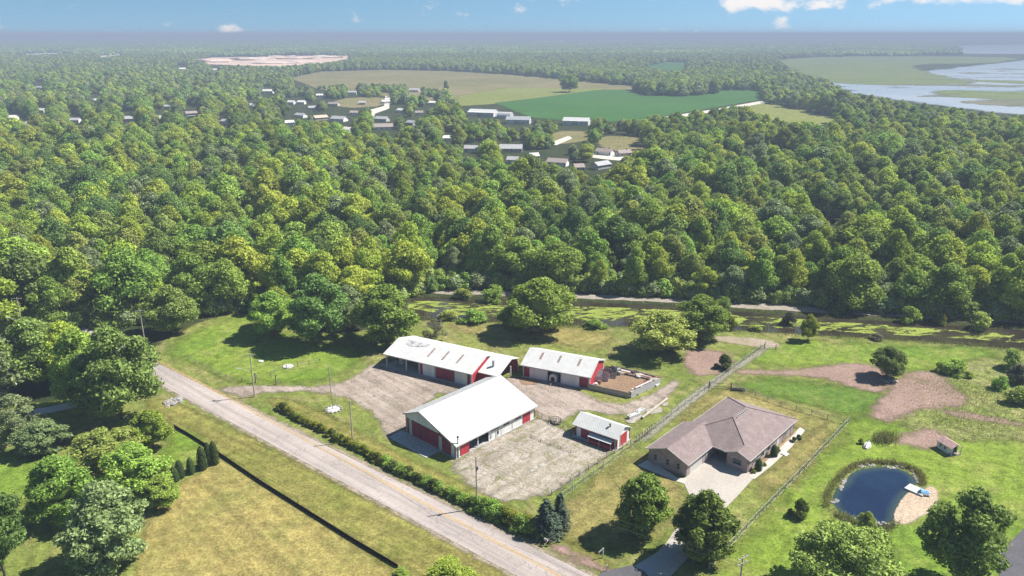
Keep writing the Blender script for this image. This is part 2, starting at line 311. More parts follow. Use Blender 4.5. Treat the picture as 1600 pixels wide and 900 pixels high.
def brick_mat():
    m, nt, out = newmat('brick_wall_mat')
    tc = nt.nodes.new('ShaderNodeTexCoord'); b = nt.nodes.new('ShaderNodeTexBrick'); b.inputs['Scale'].default_value = 4.0
    b.inputs['Color1'].default_value = (.35, .26, .245, 1); b.inputs['Color2'].default_value = (.29, .22, .21, 1); b.inputs['Mortar'].default_value = (.37, .32, .3, 1)
    b.inputs['Mortar Size'].default_value = .02
    sx = nt.nodes.new('ShaderNodeSeparateXYZ'); cb = nt.nodes.new('ShaderNodeCombineXYZ'); nt.links.new(tc.outputs['Object'], sx.inputs[0])
    nt.links.new(math_(nt, 'ADD', sx.outputs[0], sx.outputs[1]), cb.inputs[0]); nt.links.new(sx.outputs[2], cb.inputs[1]); nt.links.new(cb.outputs[0], b.inputs['Vector'])
    c = mixc(nt, 1.0, b.outputs['Color'], grey(nt, noise(nt, 1.2, 6, .7), .75, 1.2), 'MULTIPLY')
    nt.links.new(bsdf(nt, c, .85, .2, b.outputs['Fac'], -.3, .02), out.inputs[0]); return m
M['brick'] = brick_mat()
def shingle_mat():
    m, nt, out = newmat('shingle_mat')
    tc = nt.nodes.new('ShaderNodeTexCoord'); b = nt.nodes.new('ShaderNodeTexBrick'); b.inputs['Scale'].default_value = 2.4
    b.inputs['Color1'].default_value = (.25, .195, .188, 1); b.inputs['Color2'].default_value = (.21, .166, .163, 1); b.inputs['Mortar'].default_value = (.165, .13, .127, 1); b.inputs['Mortar Size'].default_value = .03
    sx = nt.nodes.new('ShaderNodeSeparateXYZ'); cb = nt.nodes.new('ShaderNodeCombineXYZ'); nt.links.new(tc.outputs['Object'], sx.inputs[0])
    nt.links.new(math_(nt, 'ADD', sx.outputs[0], sx.outputs[1]), cb.inputs[0]); nt.links.new(math_(nt, 'MULTIPLY', sx.outputs[2], 2.3), cb.inputs[1]); nt.links.new(cb.outputs[0], b.inputs['Vector'])
    c = mixc(nt, 1.0, b.outputs['Color'], grey(nt, noise(nt, .7, 7, .75), .84, 1.16), 'MULTIPLY')
    c = mixc(nt, 1.0, c, grey(nt, noise(nt, 5, 4, .8), .82, 1.18), 'MULTIPLY')
    nt.links.new(bsdf(nt, c, .9, .15, b.outputs['Fac'], -.3, .02), out.inputs[0]); return m
M['shingle'] = shingle_mat()

# ------------------------------------------------------------------ object helpers
def tag(o, label=None, cat=None, group=None, kind=None):
    if label: o['label'] = label
    if cat: o['category'] = cat
    if group: o['group'] = group
    if kind: o['kind'] = kind
    return o
def thing(name, label, cat, loc=(0, 0, 0), rotz=0.0, group=None, scale=None):
    o = bpy.data.objects.new(name, None); C.objects.link(o); o.empty_display_size = .5
    o.location = loc; o.rotation_euler = (0, 0, rotz)
    if scale: o.scale = scale
    return tag(o, label, cat, group)
def link(name, me, parent=None):
    o = bpy.data.objects.new(name, me); C.objects.link(o)
    if parent is not None: o.parent = parent
    return o
class MB:
    def __init__(s): s.v = []; s.f = []; s.mi = []; s.m = 0
    def add(s, vs, fs):
        b = len(s.v); s.v += [tuple(v) for v in vs]; s.f += [tuple(i + b for i in f) for f in fs]; s.mi += [s.m] * len(fs); return s
    def box(s, x0, x1, y0, y1, z0, z1):
        return s.add([(x0, y0, z0), (x1, y0, z0), (x1, y1, z0), (x0, y1, z0), (x0, y0, z1), (x1, y0, z1), (x1, y1, z1), (x0, y1, z1)],
                     [(3, 2, 1, 0), (4, 5, 6, 7), (0, 1, 5, 4), (1, 2, 6, 5), (2, 3, 7, 6), (3, 0, 4, 7)])
    def prof_x(s, pts, x0, x1):
        """polygon in (y,z) swept along x"""
        n = len(pts); vs = [(x0, y, z) for y, z in pts] + [(x1, y, z) for y, z in pts]
        return s.add(vs, [tuple(range(n))[::-1], tuple(range(n, 2 * n))] + [(i, (i + 1) % n, n + (i + 1) % n, n + i) for i in range(n)])
    def prof_y(s, pts, y0, y1):
        n = len(pts); vs = [(x, y0, z) for x, z in pts] + [(x, y1, z) for x, z in pts]
        return s.add(vs, [tuple(range(n)), tuple(range(n, 2 * n))[::-1]] + [(i, n + i, n + (i + 1) % n, (i + 1) % n) for i in range(n)])
    def slab(s, pts, t=.12):
        """sloping polygon given thickness downwards"""
        n = len(pts); vs = list(pts) + [(x, y, z - t) for x, y, z in pts]
        return s.add(vs, [tuple(range(n)), tuple(range(n, 2 * n))[::-1]] + [(i, n + i, n + (i + 1) % n, (i + 1) % n) for i in range(n)])
    def tube(s, p, q, r0, r1=None, n=8):
        r1 = r0 if r1 is None else r1; p = Vector(p); q = Vector(q); d = (q - p).normalized()
        a = d.orthogonal().normalized(); b = d.cross(a); vs = []
        for c, r in ((p, r0), (q, r1)):
            for k in range(n):
                t = 2 * math.pi * k / n; vs.append(c + (a * math.cos(t) + b * math.sin(t)) * r)
        return s.add(vs, [(k, (k + 1) % n, n + (k + 1) % n, n + k) for k in range(n)] + [tuple(range(n))[::-1], tuple(range(n, 2 * n))])
    def blob(s, c, r, seed=0, amp=.25, sub=1, flat=1.0):
        bm = bmesh.new(); bmesh.ops.create_icosphere(bm, subdivisions=sub, radius=1)
        bm.verts.ensure_lookup_table(); vs = []
        for v in bm.verts:
            n = 1 + amp * mnoise.noise(v.co * 1.7 + Vector((seed * 3.7, seed, 1)))
            vs.append((c[0] + v.co.x * r[0] * n, c[1] + v.co.y * r[1] * n, c[2] + v.co.z * r[2] * n * flat))
        fs = [[v.index for v in f.verts] for f in bm.faces]; bm.free(); return s.add(vs, fs)
    def mesh(s, name, mats):
        me = bpy.data.meshes.new(name); me.from_pydata(s.v, [], s.f)
        for m in (mats if isinstance(mats, list) else [mats]): me.materials.append(m)
        if isinstance(mats, list): me.polygons.foreach_set('material_index', s.mi)
        me.update(); return me
    def build(s, name, mats, parent=None): return link(name, s.mesh(name, mats), parent)

# ------------------------------------------------------------------ ground sheets
def signed(P, poly):
    """distance inside (+) / outside (-) a polygon, for an array of points"""
    d2 = np.full(len(P), 1e18); ins = np.zeros(len(P), bool); n = len(poly)
    for i in range(n):
        a = poly[i]; b = poly[(i + 1) % n]; e = b - a; L2 = max((e ** 2).sum(), 1e-12)
        t = np.clip(((P - a) @ e) / L2, 0, 1); q = a + t[:, None] * e; d2 = np.minimum(d2, ((P - q) ** 2).sum(1))
        c = (a[1] > P[:, 1]) != (b[1] > P[:, 1])
        with np.errstate(divide='ignore', invalid='ignore'): xx = (b[0] - a[0]) * (P[:, 1] - a[1]) / (b[1] - a[1] if b[1] != a[1] else 1e-12) + a[0]
        ins ^= c & (P[:, 0] < xx)
    d = np.sqrt(d2); return np.where(ins, d, -d)
def smooth_poly(pts, it=2):
    for _ in range(it):
        q = []
        for i in range(len(pts)):
            a = np.array(pts[i]); b = np.array(pts[(i + 1) % len(pts)]); q += [tuple(a * .75 + b * .25), tuple(a * .25 + b * .75)]
        pts = q
    return pts
def sheet(name, pts, mat, z, cell, margin=1.0, world=False, smooth=1, kind='structure'):
    NSHEET[0] += 1; z += .00015 * NSHEET[0]
    pts = [p if world else G(*p) for p in pts]
    if smooth: pts = smooth_poly(pts, smooth)
    poly = np.array(pts, float); lo = poly.min(0) - margin - cell; hi = poly.max(0) + margin + cell
    nx = int((hi[0] - lo[0]) / cell) + 2; ny = int((hi[1] - lo[1]) / cell) + 2
    X, Y = np.meshgrid(lo[0] + np.arange(nx) * cell, lo[1] + np.arange(ny) * cell); P = np.stack([X.ravel(), Y.ravel()], 1)
    sd = signed(P, poly)
    ok = (sd > -margin).reshape(ny, nx); keep = ok[:-1, :-1] | ok[1:, :-1] | ok[:-1, 1:] | ok[1:, 1:]
    j, i = np.nonzero(keep); a = j * nx + i; F = np.stack([a, a + 1, a + nx + 1, a + nx], 1)
    used = np.unique(F); mp = np.full(nx * ny, -1); mp[used] = np.arange(len(used)); F = mp[F]
    V = np.concatenate([P[used], np.full((len(used), 1), z)], 1)
    me = bpy.data.meshes.new(name); me.from_pydata(V.tolist(), [], F.tolist())
    at = me.attributes.new('sd', 'FLOAT', 'POINT'); at.data.foreach_set('value', sd[used].astype(np.float32))
    me.materials.append(mat); me.update()
    o = link(name, me); o['kind'] = kind; return o
def flat_ground():
    # one sheet to the horizon, finer near the camera
    ring = [0, 60, 120, 200, 300, 450, 700, 1000, 1600, 2600, 4200, 7000, 12000, 20000, 32000, 44000]
    xs = sorted(set([-r for r in ring] + ring)); v = [(x, y, 0) for y in xs for x in xs]; n = len(xs)
    me = bpy.data.meshes.new('ground'); me.from_pydata(v, [], [(j * n + i, j * n + i + 1, (j + 1) * n + i + 1, (j + 1) * n + i) for j in range(n - 1) for i in range(n - 1)])
    at = me.attributes.new('sd', 'FLOAT', 'POINT'); at.data.foreach_set('value', np.full(n * n, 1000., np.float32))
    me.materials.append(M['floor']); link('ground', me)['kind'] = 'structure'
flat_ground()
Z = lambda k: .014 * k
NSHEET = [0]
# lawns and fields of the near ground
sheet('lawn', [(-500, 1000), (-400, 640), (-150, 610), (60, 640), (150, 600), (235, 548), (262, 528), (330, 495), (410, 487), (480, 520), (560, 520), (630, 500), (700, 502), (790, 503), (880, 508), (1000, 510), (1150, 515),
               (1250, 522), (1400, 531), (1500, 538), (1640, 552), (1900, 580), (2100, 1000), (1200, 1010), (700, 1010)], M['lawn'], Z(1), 4.0, 4, smooth=1)
sheet('lawn', [(270, 675), (345, 715), (480, 802), (620, 888), (700, 960), (200, 990), (215, 880), (235, 800), (285, 752), (330, 735), (300, 700)], M['hay'], Z(2), 1.2, 2)
sheet('road_verge', [(240, 612), (430, 702), (635, 812), (805, 902), (900, 960), (720, 965), (610, 888), (480, 800), (345, 712), (285, 672), (225, 640)], M['verge'], Z(3), 1.2, 2)
sheet('road_verge', [(404, 622), (520, 682), (640, 745), (740, 793), (835, 838), (925, 885), (945, 893), (960, 880), (880, 836), (800, 790), (700, 745), (600, 700), (520, 650), (450, 622)], M['verge'], Z(2), 1.2, 2)
sheet('bright_lawn', [(1110, 905), (1150, 860), (1230, 770), (1310, 690), (1330, 650), (1380, 660), (1500, 680), (1620, 690), (1800, 720), (1850, 1000), (1400, 1000), (1100, 960)], M['lawn_bright'], Z(2), 2.0, 6)
sheet('bright_lawn', [(1150, 560), (1215, 530), (1380, 540), (1560, 545), (1500, 575), (1420, 580), (1350, 572), (1250, 575)], M['lawn_bright'], Z(2), 2, 5)
sheet('bright_lawn', [(1170, 590), (1300, 602), (1370, 612), (1385, 630), (1340, 655), (1300, 640), (1200, 618), (1150, 610)], M['lawn_deep'], Z(3), 2, 5)
sheet('bright_lawn', [(260, 545), (330, 502), (400, 495), (470, 535), (560, 540), (560, 575), (480, 598), (390, 600), (300, 570)], M['lawn_bright'], Z(2), 2.0, 6)
sheet('bright_lawn', [(-80, 715), (20, 705), (70, 715), (60, 770), (20, 790), (-80, 800)], M['lawn_bright'], Z(2), 1.5, 3)
sheet('bright_lawn', [(268, 680), (300, 672), (330, 700), (320, 712), (290, 730), (262, 735)], M['lawn_bright'], Z(4), 1, 2)
sheet('dry_lawn', [(880, 785), (1000, 705), (1015, 735), (1070, 752), (1060, 800), (1040, 830), (960, 850), (900, 845), (862, 830)], M['tan_lawn'], Z(3), 1.2, 4)
sheet('dry_lawn', [(1240, 690), (1262, 680), (1300, 664), (1290, 690), (1230, 750), (1190, 780), (1180, 760)], M['tan_lawn'], Z(3), 1.0, 3)
sheet('dry_lawn', [(1040, 670), (1110, 610), (1150, 605), (1240, 640), (1300, 660), (1262, 672), (1200, 650), (1130, 628)], M['tan_lawn'], Z(3), 1.0, 3)
sheet('dry_lawn', [(680, 505), (780, 508), (880, 512), (960, 520), (940, 550), (860, 535), (760, 528)], M['tan_lawn'], Z(3), 1.5, 4)
sheet('rough_meadow', [(1400, 660), (1440, 600), (1470, 570), (1560, 560), (1800, 580), (1850, 700), (1640, 690), (1560, 685), (1500, 690), (1440, 680)], M['rough'], Z(4), 1.5, 5)
# road
road_pts = [(-160, 250), G(256, 573)]
def line_at(p, q, t): return (p[0] + (q[0] - p[0]) * t, p[1] + (q[1] - p[1]) * t)
far_a, far_b = G(256, 573), G(917, 897); nea_a, nea_b = G(252, 602), G(807, 900)
FE0, FE1 = line_at(far_a, far_b, -.9), line_at(far_a, far_b, 1.6)
NE0, NE1 = line_at(nea_a, nea_b, -.9), line_at(nea_a, nea_b, 1.6)
sheet('road', [FE0, FE1, NE1, NE0], M['road'], Z(6), .8, .6, world=True, smooth=0)
sheet('road_shoulder', [line_at(FE0, NE0, -.10), line_at(FE1, NE1, -.12), line_at(FE1, NE1, .02), line_at(FE0, NE0, .02)], M['track'], Z(5), .5, .8, world=True, smooth=0)
sheet('road_shoulder', [line_at(NE0, FE0, -.10), line_at(NE1, FE1, -.10), line_at(NE1, FE1, .02), line_at(NE0, FE0, .02)], M['track'], Z(5), .5, .8, world=True, smooth=0)
cl0, cl1 = G(387, 639), G(860, 893)
C0, C1 = line_at(cl0, cl1, -1.5), line_at(cl0, cl1, 1.7)
nv = Vector((-(C1[1] - C0[1]), C1[0] - C0[0])).normalized()
for k, off in enumerate((-.2, .2)):
    a = [(C0[0] + nv.x * (off + e), C0[1] + nv.y * (off + e)) for e in (-.12, .12)]; b = [(C1[0] + nv.x * (off + e), C1[1] + nv.y * (off + e)) for e in (-.12, .12)]
    sheet('road_marking', [a[0], b[0], b[1], a[1]], M['yellow'], Z(6) + .006, .25, .08, world=True, smooth=0)
for A0, A1, B0, B1 in ((FE0, FE1, NE0, NE1), (NE0, NE1, FE0, FE1)):
    sheet('road_marking', [line_at(A0, B0, .085), line_at(A1, B1, .085), line_at(A1, B1, .1), line_at(A0, B0, .1)], M['whiteline'], Z(6) + .005, .25, .08, world=True, smooth=0)
# gravel yard and tracks
sheet('gravel_yard', [(338, 606), (400, 602), (470, 605), (525, 603), (556, 586), (582, 571), (612, 564), (700, 585), (770, 596), (815, 588), (860, 595), (900, 606), (912, 616), (945, 630), (980, 631), (1020, 618),
                      (1056, 593), (1064, 598), (1040, 625), (1005, 645), (975, 650), (905, 640), (885, 655), (850, 662), (838, 640), (700, 600), (632, 665), (618, 690), (602, 682), (594, 655), (575, 640), (545, 622), (505, 612), (440, 611), (400, 616), (375, 620)],
      M['gravel'], Z(5), .8, 1.8)
sheet('gravel_yard', [(706, 740), (713, 717), (833, 656), (850, 655), (905, 688), (955, 703), (945, 716), (905, 742), (862, 772), (800, 784), (765, 776)], M['gravel_pale'], Z(6), .6, 1.8)
sheet('dirt_track', [(1050, 640), (1085, 612), (1140, 575), (1196, 540), (1205, 544), (1150, 580), (1095, 620), (1060, 648), (1010, 690), (1000, 690)], M['fence_strip'], Z(4), .6, 1.5)
sheet('dirt_patch', [(1066, 552), (1100, 545), (1140, 552), (1148, 570), (1120, 586), (1090, 588), (1072, 575)], M['dirt'], Z(4), .8, 3)
sheet('dirt_patch', [(1110, 525), (1190, 528), (1226, 540), (1200, 545), (1120, 533)], M['track'], Z(4), .8, 2)
sheet('dirt_patch', [(1148, 578), (1230, 580), (1285, 572), (1340, 566), (1390, 580), (1400, 600), (1380, 614), (1330, 604), (1280, 588), (1150, 584)], M['dirt'], Z(5), .8, 3)
sheet('dirt_patch', [(1358, 650), (1385, 612), (1400, 588), (1455, 580), (1490, 600), (1515, 630), (1480, 638), (1430, 640), (1390, 660)], M['dirt'], Z(6), .8, 3)
sheet('dirt_patch', [(1392, 690), (1430, 676), (1455, 670), (1480, 680), (1472, 700), (1440, 702)], M['dirt'], Z(5), .6, 2)
sheet('dirt_patch', [(930, 597), (960, 578), (1000, 578), (1030, 592), (985, 620), (920, 606)], M['brown_dirt'], Z(6), .5, 1)
sheet('dirt_patch', [(1475, 640), (1600, 660), (1600, 668), (1480, 650)], M['dirt'], Z(6), .6, 2)
sheet('dirt_patch', [(860, 850), (905, 868), (950, 888), (940, 893), (880, 868)], M['dirt'], Z(7), .4, 1)
sheet('dirt_patch', [(810, 590), (835, 588), (845, 600), (815, 603)], M['brown_dirt'], Z(6), .4, 1.2)
sheet('path', [(662, 452), (780, 455), (900, 459), (1050, 467), (1150, 471), (1250, 477), (1400, 486), (1650, 500), (1650, 507), (1400, 495), (1250, 487), (1150, 481), (1050, 473), (900, 466), (780, 462), (662, 459)], M['trail'], Z(4), 1.0, 1.5)
# canal
sheet('canal', [(600, 462), (700, 466), (780, 469), (850, 471), (950, 474), (1050, 478), (1150, 487), (1250, 494), (1400, 503), (1620, 517), (1900, 540), (1900, 600), (1620, 549), (1500, 537), (1400, 530), (1300, 525), (1150, 516), (1050, 511), (950, 510), (880, 508), (780, 503), (700, 499), (620, 492)],
      M['canal'], Z(3), 1.5, 2)
sheet('algae', [(620, 466), (780, 473), (950, 478), (1050, 482), (1150, 490), (1250, 497), (1400, 507), (1620, 522), (1700, 545), (1500, 532), (1400, 526), (1300, 521), (1150, 511), (1050, 506), (880, 503), (780, 498), (640, 490)], M['algae'], Z(4), 1.0, 1.5, kind='stuff')
# pond
pond_px = [(1280 + .1556 * x, 700 + .1556 * y) for x, y in [(145, 440), (270, 350), (300, 275), (400, 220), (560, 198), (700, 198), (830, 220), (930, 275), (980, 360), (930, 430), (850, 480), (800, 560), (755, 640), (745, 740), (700, 785), (600, 805), (510, 800), (470, 775), (380, 730), (290, 705), (190, 640), (140, 550)]]
sheet('pond_bank', [(px + (1 if px > 1366 else -1) * 4, py + (3 if py > 765 else -4)) for px, py in pond_px], M['rough'], Z(5), .5, 2)
sheet('beach', [(1280 + .1556 * x, 700 + .1556 * y) for x, y in [(800, 490), (900, 440), (1040, 440), (1080, 390), (1140, 390), (1205, 450), (1190, 540), (1130, 640), (1000, 700), (920, 755), (850, 770), (740, 735), (720, 640)]], M['sand'], Z(6), .4, 1)
sheet('pond_water', pond_px, M['pond'], Z(7), .4, .8)
# house ground
sheet('driveway', [(1066, 750), (1100, 722), (1112, 706), (1150, 716), (1170, 738), (1180, 745), (1150, 778), (1128, 800), (1095, 850), (1045, 905), (985, 905), (1040, 850), (1068, 810), (1080, 780)], M['concrete'], Z(6), .5, .3, smooth=0)
sheet('walkway', [(996, 728), (1014, 718), (1060, 748), (1075, 748), (1070, 757), (1050, 750)], M['walk'], Z(7), .4, .3, smooth=0)
sheet('walkway', [(1170, 744), (1196, 722), (1222, 697), (1250, 668), (1258, 673), (1236, 700), (1206, 728), (1178, 750)], M['walk'], Z(7), .4, .3, smooth=0)
sheet('flower_bed', [(1169, 740), (1240, 677), (1248, 672), (1222, 697), (1196, 722), (1175, 741)], M['mulch'], Z(8), .3, .3, smooth=0)
sheet('driveway', [(1052, 848), (1062, 860), (1022, 900), (990, 886)], M['drive_grey'], Z(8), .3, .2, smooth=0)
sheet('driveway', [(940, 895), (985, 884), (1005, 893), (1040, 930), (900, 930)], M['asphalt'], Z(9), .3, .2, smooth=0)
sheet('driveway', [(1562, 865), (1600, 826), (1680, 780), (1720, 900), (1600, 960), (1560, 940)], M['asphalt'], Z(6), .4, .2, smooth=0)
sheet('road', [(-60, 652), (60, 640), (140, 622), (190, 610), (195, 617), (140, 632), (60, 650), (-60, 664)], M['drive_grey'], Z(5), .6, .3)
for pts in ([(1009, 641), (1022, 636), (1034, 637), (1036, 643), (1024, 648), (1011, 646)], [(1035, 632), (1042, 629), (1046, 633), (1038, 636)], [(975, 655), (1000, 645), (1006, 652), (985, 664)], [(826, 735), (838, 728), (846, 731), (832, 739)], [(838, 727), (846, 722), (856, 726), (848, 732)], [(812, 716), (824, 709), (830, 711), (818, 719)]):
    sheet('concrete_pad', pts, M['pale_slab'], Z(8), .25, .5)
# far fields, quarry, marsh, lake, far roads
sheet('tan_field', [(452, 122), (500, 112), (600, 109), (700, 111), (800, 117), (900, 126), (990, 135), (985, 142), (880, 150), (800, 160), (720, 166), (600, 150), (500, 140)], M['tanfield'], .10, 12, 15, smooth=0)
sheet('light_field', [(715, 150), (800, 136), (890, 139), (950, 138), (925, 143), (860, 152), (780, 162), (715, 166)], M['ltfield'], .16, 6, 12, smooth=0)
sheet('bean_field', [(772, 161), (850, 152), (930, 141), (1000, 139.5), (1188, 142), (1188, 156), (1130, 166), (1060, 178), (1000, 190), (900, 190), (830, 184)], M['bean'], .22, 6, 6, smooth=0)
sheet('light_field', [(1040, 190), (1150, 166), (1188, 160), (1330, 185), (1320, 196), (1200, 196)], M['ltfield'], .16, 5, 8, smooth=0)
sheet('far_road', [(1038, 183), (1110, 172), (1190, 158), (1196, 161), (1110, 177), (1040, 187)], M['farroad'], .28, 2, 2, smooth=0)
sheet('light_field', [(1008, 104), (1040, 97), (1075, 98), (1068, 112), (1015, 110)], M['bean'], .16, 15, 20, smooth=0)
sheet('quarry', [(304, 95), (330, 90), (430, 89), (545, 86), (547, 92), (520, 98), (440, 105), (340, 101), (310, 100)], M['quarry'], .2, 12, 20, smooth=0)
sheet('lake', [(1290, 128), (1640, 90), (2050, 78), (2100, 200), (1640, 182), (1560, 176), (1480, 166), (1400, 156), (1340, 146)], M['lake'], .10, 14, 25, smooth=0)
sheet('marsh', [(1205, 92), (1300, 88), (1480, 88), (1600, 90), (1560, 99), (1420, 100), (1440, 112), (1520, 128), (1500, 132), (1330, 133), (1280, 126)], M['marsh'], .2, 14, 50, smooth=1)
sheet('marsh', [(1450, 148), (1480, 140), (1600, 144), (1680, 150), (1640, 160), (1540, 155)], M['marsh'], .2, 10, 40, smooth=1)
sheet('marsh', [(1490, 124), (1600, 127), (1700, 130), (1700, 134), (1560, 130)], M['marsh'], .2, 10, 30, smooth=1)
sheet('marsh', [(1310, 134), (1640, 92), (1900, 84), (1900, 180), (1560, 174), (1400, 154)], M['marshpatch'], .28, 16, 15, smooth=0)
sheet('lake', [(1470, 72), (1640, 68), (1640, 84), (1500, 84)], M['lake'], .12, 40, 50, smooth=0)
for pts in ([(556, 205), (570, 185), (578, 172), (600, 166), (602, 150), (610, 150), (608, 170), (586, 178), (580, 200), (566, 208)], [(858, 224), (890, 212), (894, 217), (868, 228)], [(925, 240), (960, 243), (1005, 250), (1005, 255), (950, 250), (925, 247)], [(140, 90), (160, 86), (210, 82), (210, 84), (165, 89), (145, 93)], [(560, 63), (760, 62), (760, 64), (560, 65.5)], [(820, 64), (1000, 63), (1000, 65), (820, 66)], [(20, 85), (130, 81), (130, 83), (20, 87)]):
    sheet('far_road', pts, M['farroad'], .28, 3 if min(p[1] for p in pts) > 70 else 40, 4, smooth=0)
for pts in ([(930, 212), (1010, 215), (1015, 240), (940, 236)], [(520, 155), (600, 150), (606, 166), (530, 170)], [(860, 205), (930, 205), (925, 220), (860, 228)]):
    sheet('light_field', pts, M['tanfield'], .2, 4, 6)

# ------------------------------------------------------------------ trees
def leaves_to_mesh(name, P, Nrm, size, rng, core=None, mat=None, aspect=.55, droop=0.0):
    n = len(P); r = rng.normal(size=(n, 3)); r[:, 2] -= droop
    t = np.cross(Nrm, r); t /= np.linalg.norm(t, axis=1)[:, None] + 1e-9; b = np.cross(Nrm, t)
    if droop: t, b = b, t
    s = size * rng.uniform(.55, 1.35, n)[:, None]
    A = P + t * s * .5; B = P + b * s * .5 * aspect + Nrm * s * .08; Cc = P - t * s * .5; D = P - b * s * .5 * aspect + Nrm * s * .08
    V = np.stack([A, B, Cc, D], 1).reshape(-1, 3); F = np.arange(n * 4).reshape(n, 4)
    verts = V.tolist(); faces = F.tolist()
    if core:
        o = len(verts); verts += core.v; faces += [[i + o for i in f] for f in core.f]
    me = bpy.data.meshes.new(name); me.from_pydata(verts, [], faces); me.materials.append(mat); me.update(); return me
def crown_mesh(name, seed, H, R, base, n, leaf, mat, lobes=20, prof='round', gaps=.0, droop=0., lobe=(.26, .42), core=.74, aspect=.55, heart=0., wild=.42, rad0=(.84, 1.12)):
    rng = np.random.default_rng(seed); rnd = random.Random(seed); L = []
    for k in range(lobes):
        t = ((k + rnd.random()) / lobes) ** .85
        if prof == 'round': pr = math.sqrt(max(0, 1 - (2 * t - .85) ** 2 * .95))
        elif prof == 'tall': pr = math.sin(math.pi * min(1, .18 + .78 * t)) ** .7
        elif prof == 'dome': pr = math.sqrt(max(.02, 1 - t * t * .95))
        else: pr = 1 - t * .9
        rad = R * rnd.uniform(*lobe) * (1 if t < .75 else .85); a = rnd.random() * 6.283 + k * 2.4
        rr = max(0, R * pr * rnd.uniform(.6, 1.0) - rad * .75) if rnd.random() > .18 else R * pr * .2 * rnd.random()
        z = base * H + t * (H - base * H - rad * .85) + rad * .35
        L.append((rr * math.cos(a), rr * math.sin(a), z, rad))
    L = np.array(L); Cn = L[:, :3]; Rd = L[:, 3]; ctr = np.array([0, 0, H * (base + 1) / 2 - H * .12])
    per = np.maximum(1, (Rd ** 2 / (Rd ** 2).sum() * n * 1.7)).astype(int); Ps = []; Ns = []
    for k in range(lobes):
        d = rng.normal(size=(per[k], 3)); d /= np.linalg.norm(d, axis=1)[:, None]
        out = Cn[k] - ctr; out = out / (np.linalg.norm(out) + 1e-6)
        d = d + out * .35 + np.array([0, 0, .25]); d /= np.linalg.norm(d, axis=1)[:, None]
        bump = 1 + .24 * np.sin(d[:, 0] * 7 + seed) * np.sin(d[:, 1] * 6 + k) * np.sin(d[:, 2] * 8)
        p = Cn[k] + d * Rd[k] * (rng.uniform(*rad0, per[k]) * bump)[:, None] * np.array([1, 1, .86])
        ins = np.zeros(per[k], bool)
        for q in range(lobes):
            if q != k: ins |= ((p - Cn[q]) ** 2).sum(1) < (Rd[q] * .8) ** 2
        Ps.append(p[~ins]); Ns.append(d[~ins])
    P = np.concatenate(Ps); Nn = np.concatenate(Ns)
    if len(P) > n: ix = rng.permutation(len(P))[:n]; P = P[ix]; Nn = Nn[ix]
    Nn = Nn + rng.normal(size=Nn.shape) * wild + np.array([0, 0, .12]); Nn /= np.linalg.norm(Nn, axis=1)[:, None]
    mb = MB()
    for k in range(lobes):
        if rnd.random() < gaps: continue
        r = Rd[k] * core; mb.blob(Cn[k], (r, r, r * .86), seed + k, .45, 1)
    if heart: mb.blob((0, 0, H * (base + 1) / 2), (R * heart, R * heart, H * (1 - base) * .5 * heart), seed, .25, 2)
    return leaves_to_mesh(name, P, Nn, leaf, rng, mb, mat, aspect=aspect, droop=droop)
def trunk_mesh(name, seed, H, R, r0, base):
    rnd = random.Random(seed); mb = MB(); p = Vector((0, 0, -.2)); n = 5; top = H * .72; pts = [p]
    for k in range(1, n + 1): pts.append(Vector((rnd.uniform(-.15, .15) * k * .6, rnd.uniform(-.15, .15) * k * .6, top * k / n)))
    for k in range(n): mb.tube(pts[k], pts[k + 1], r0 * (1 - .16 * k), r0 * (1 - .16 * (k + 1)), 7)
    for k in range(7):
        z = H * (base * .8 + .5 * k / 7 * (1 - base)); a = k * 2.4 + rnd.random(); j = min(n - 1, int(z / top * n))
        s = pts[j].lerp(pts[j + 1], (z / top * n) - j); e = s + Vector((math.cos(a) * R * .65, math.sin(a) * R * .65, H * .16))
        mid = s.lerp(e, .5) + Vector((0, 0, .3)); mb.tube(s, mid, r0 * .38, r0 * .26, 5); mb.tube(mid, e, r0 * .26, r0 * .1, 5)
    return mb.mesh(name, M['bark'])
def spruce_mesh(name, seed, H, R, mat):
    rng = np.random.default_rng(seed); Ps = []; Ns = []; mb = MB()
    for k in range(16):
        t = k / 16; z = H * (.05 + .93 * t); r = R * (1 - t) ** .85 + .12
        m = int(26 * (1 - t) + 7)
        for a in rng.uniform(0, 6.283, m):
            for q in np.linspace(.35, 1.0, 6):
                Ps.append((math.cos(a) * r * q, math.sin(a) * r * q, z - .33 * r * q + rng.uniform(-.1, .15))); Ns.append((math.cos(a) * .5 + rng.normal() * .3, math.sin(a) * .5 + rng.normal() * .3, .8))
    for k in range(6):
        t = k / 6; r = R * .72 * (1 - t) ** .9; mb.blob((0, 0, H * (.1 + .8 * t)), (r, r, H * .11), seed + k, .3)
    P = np.array(Ps); Nn = np.array(Ns); Nn /= np.linalg.norm(Nn, axis=1)[:, None]
    return leaves_to_mesh(name, P, Nn, .5, rng, mb, mat, aspect=.5)
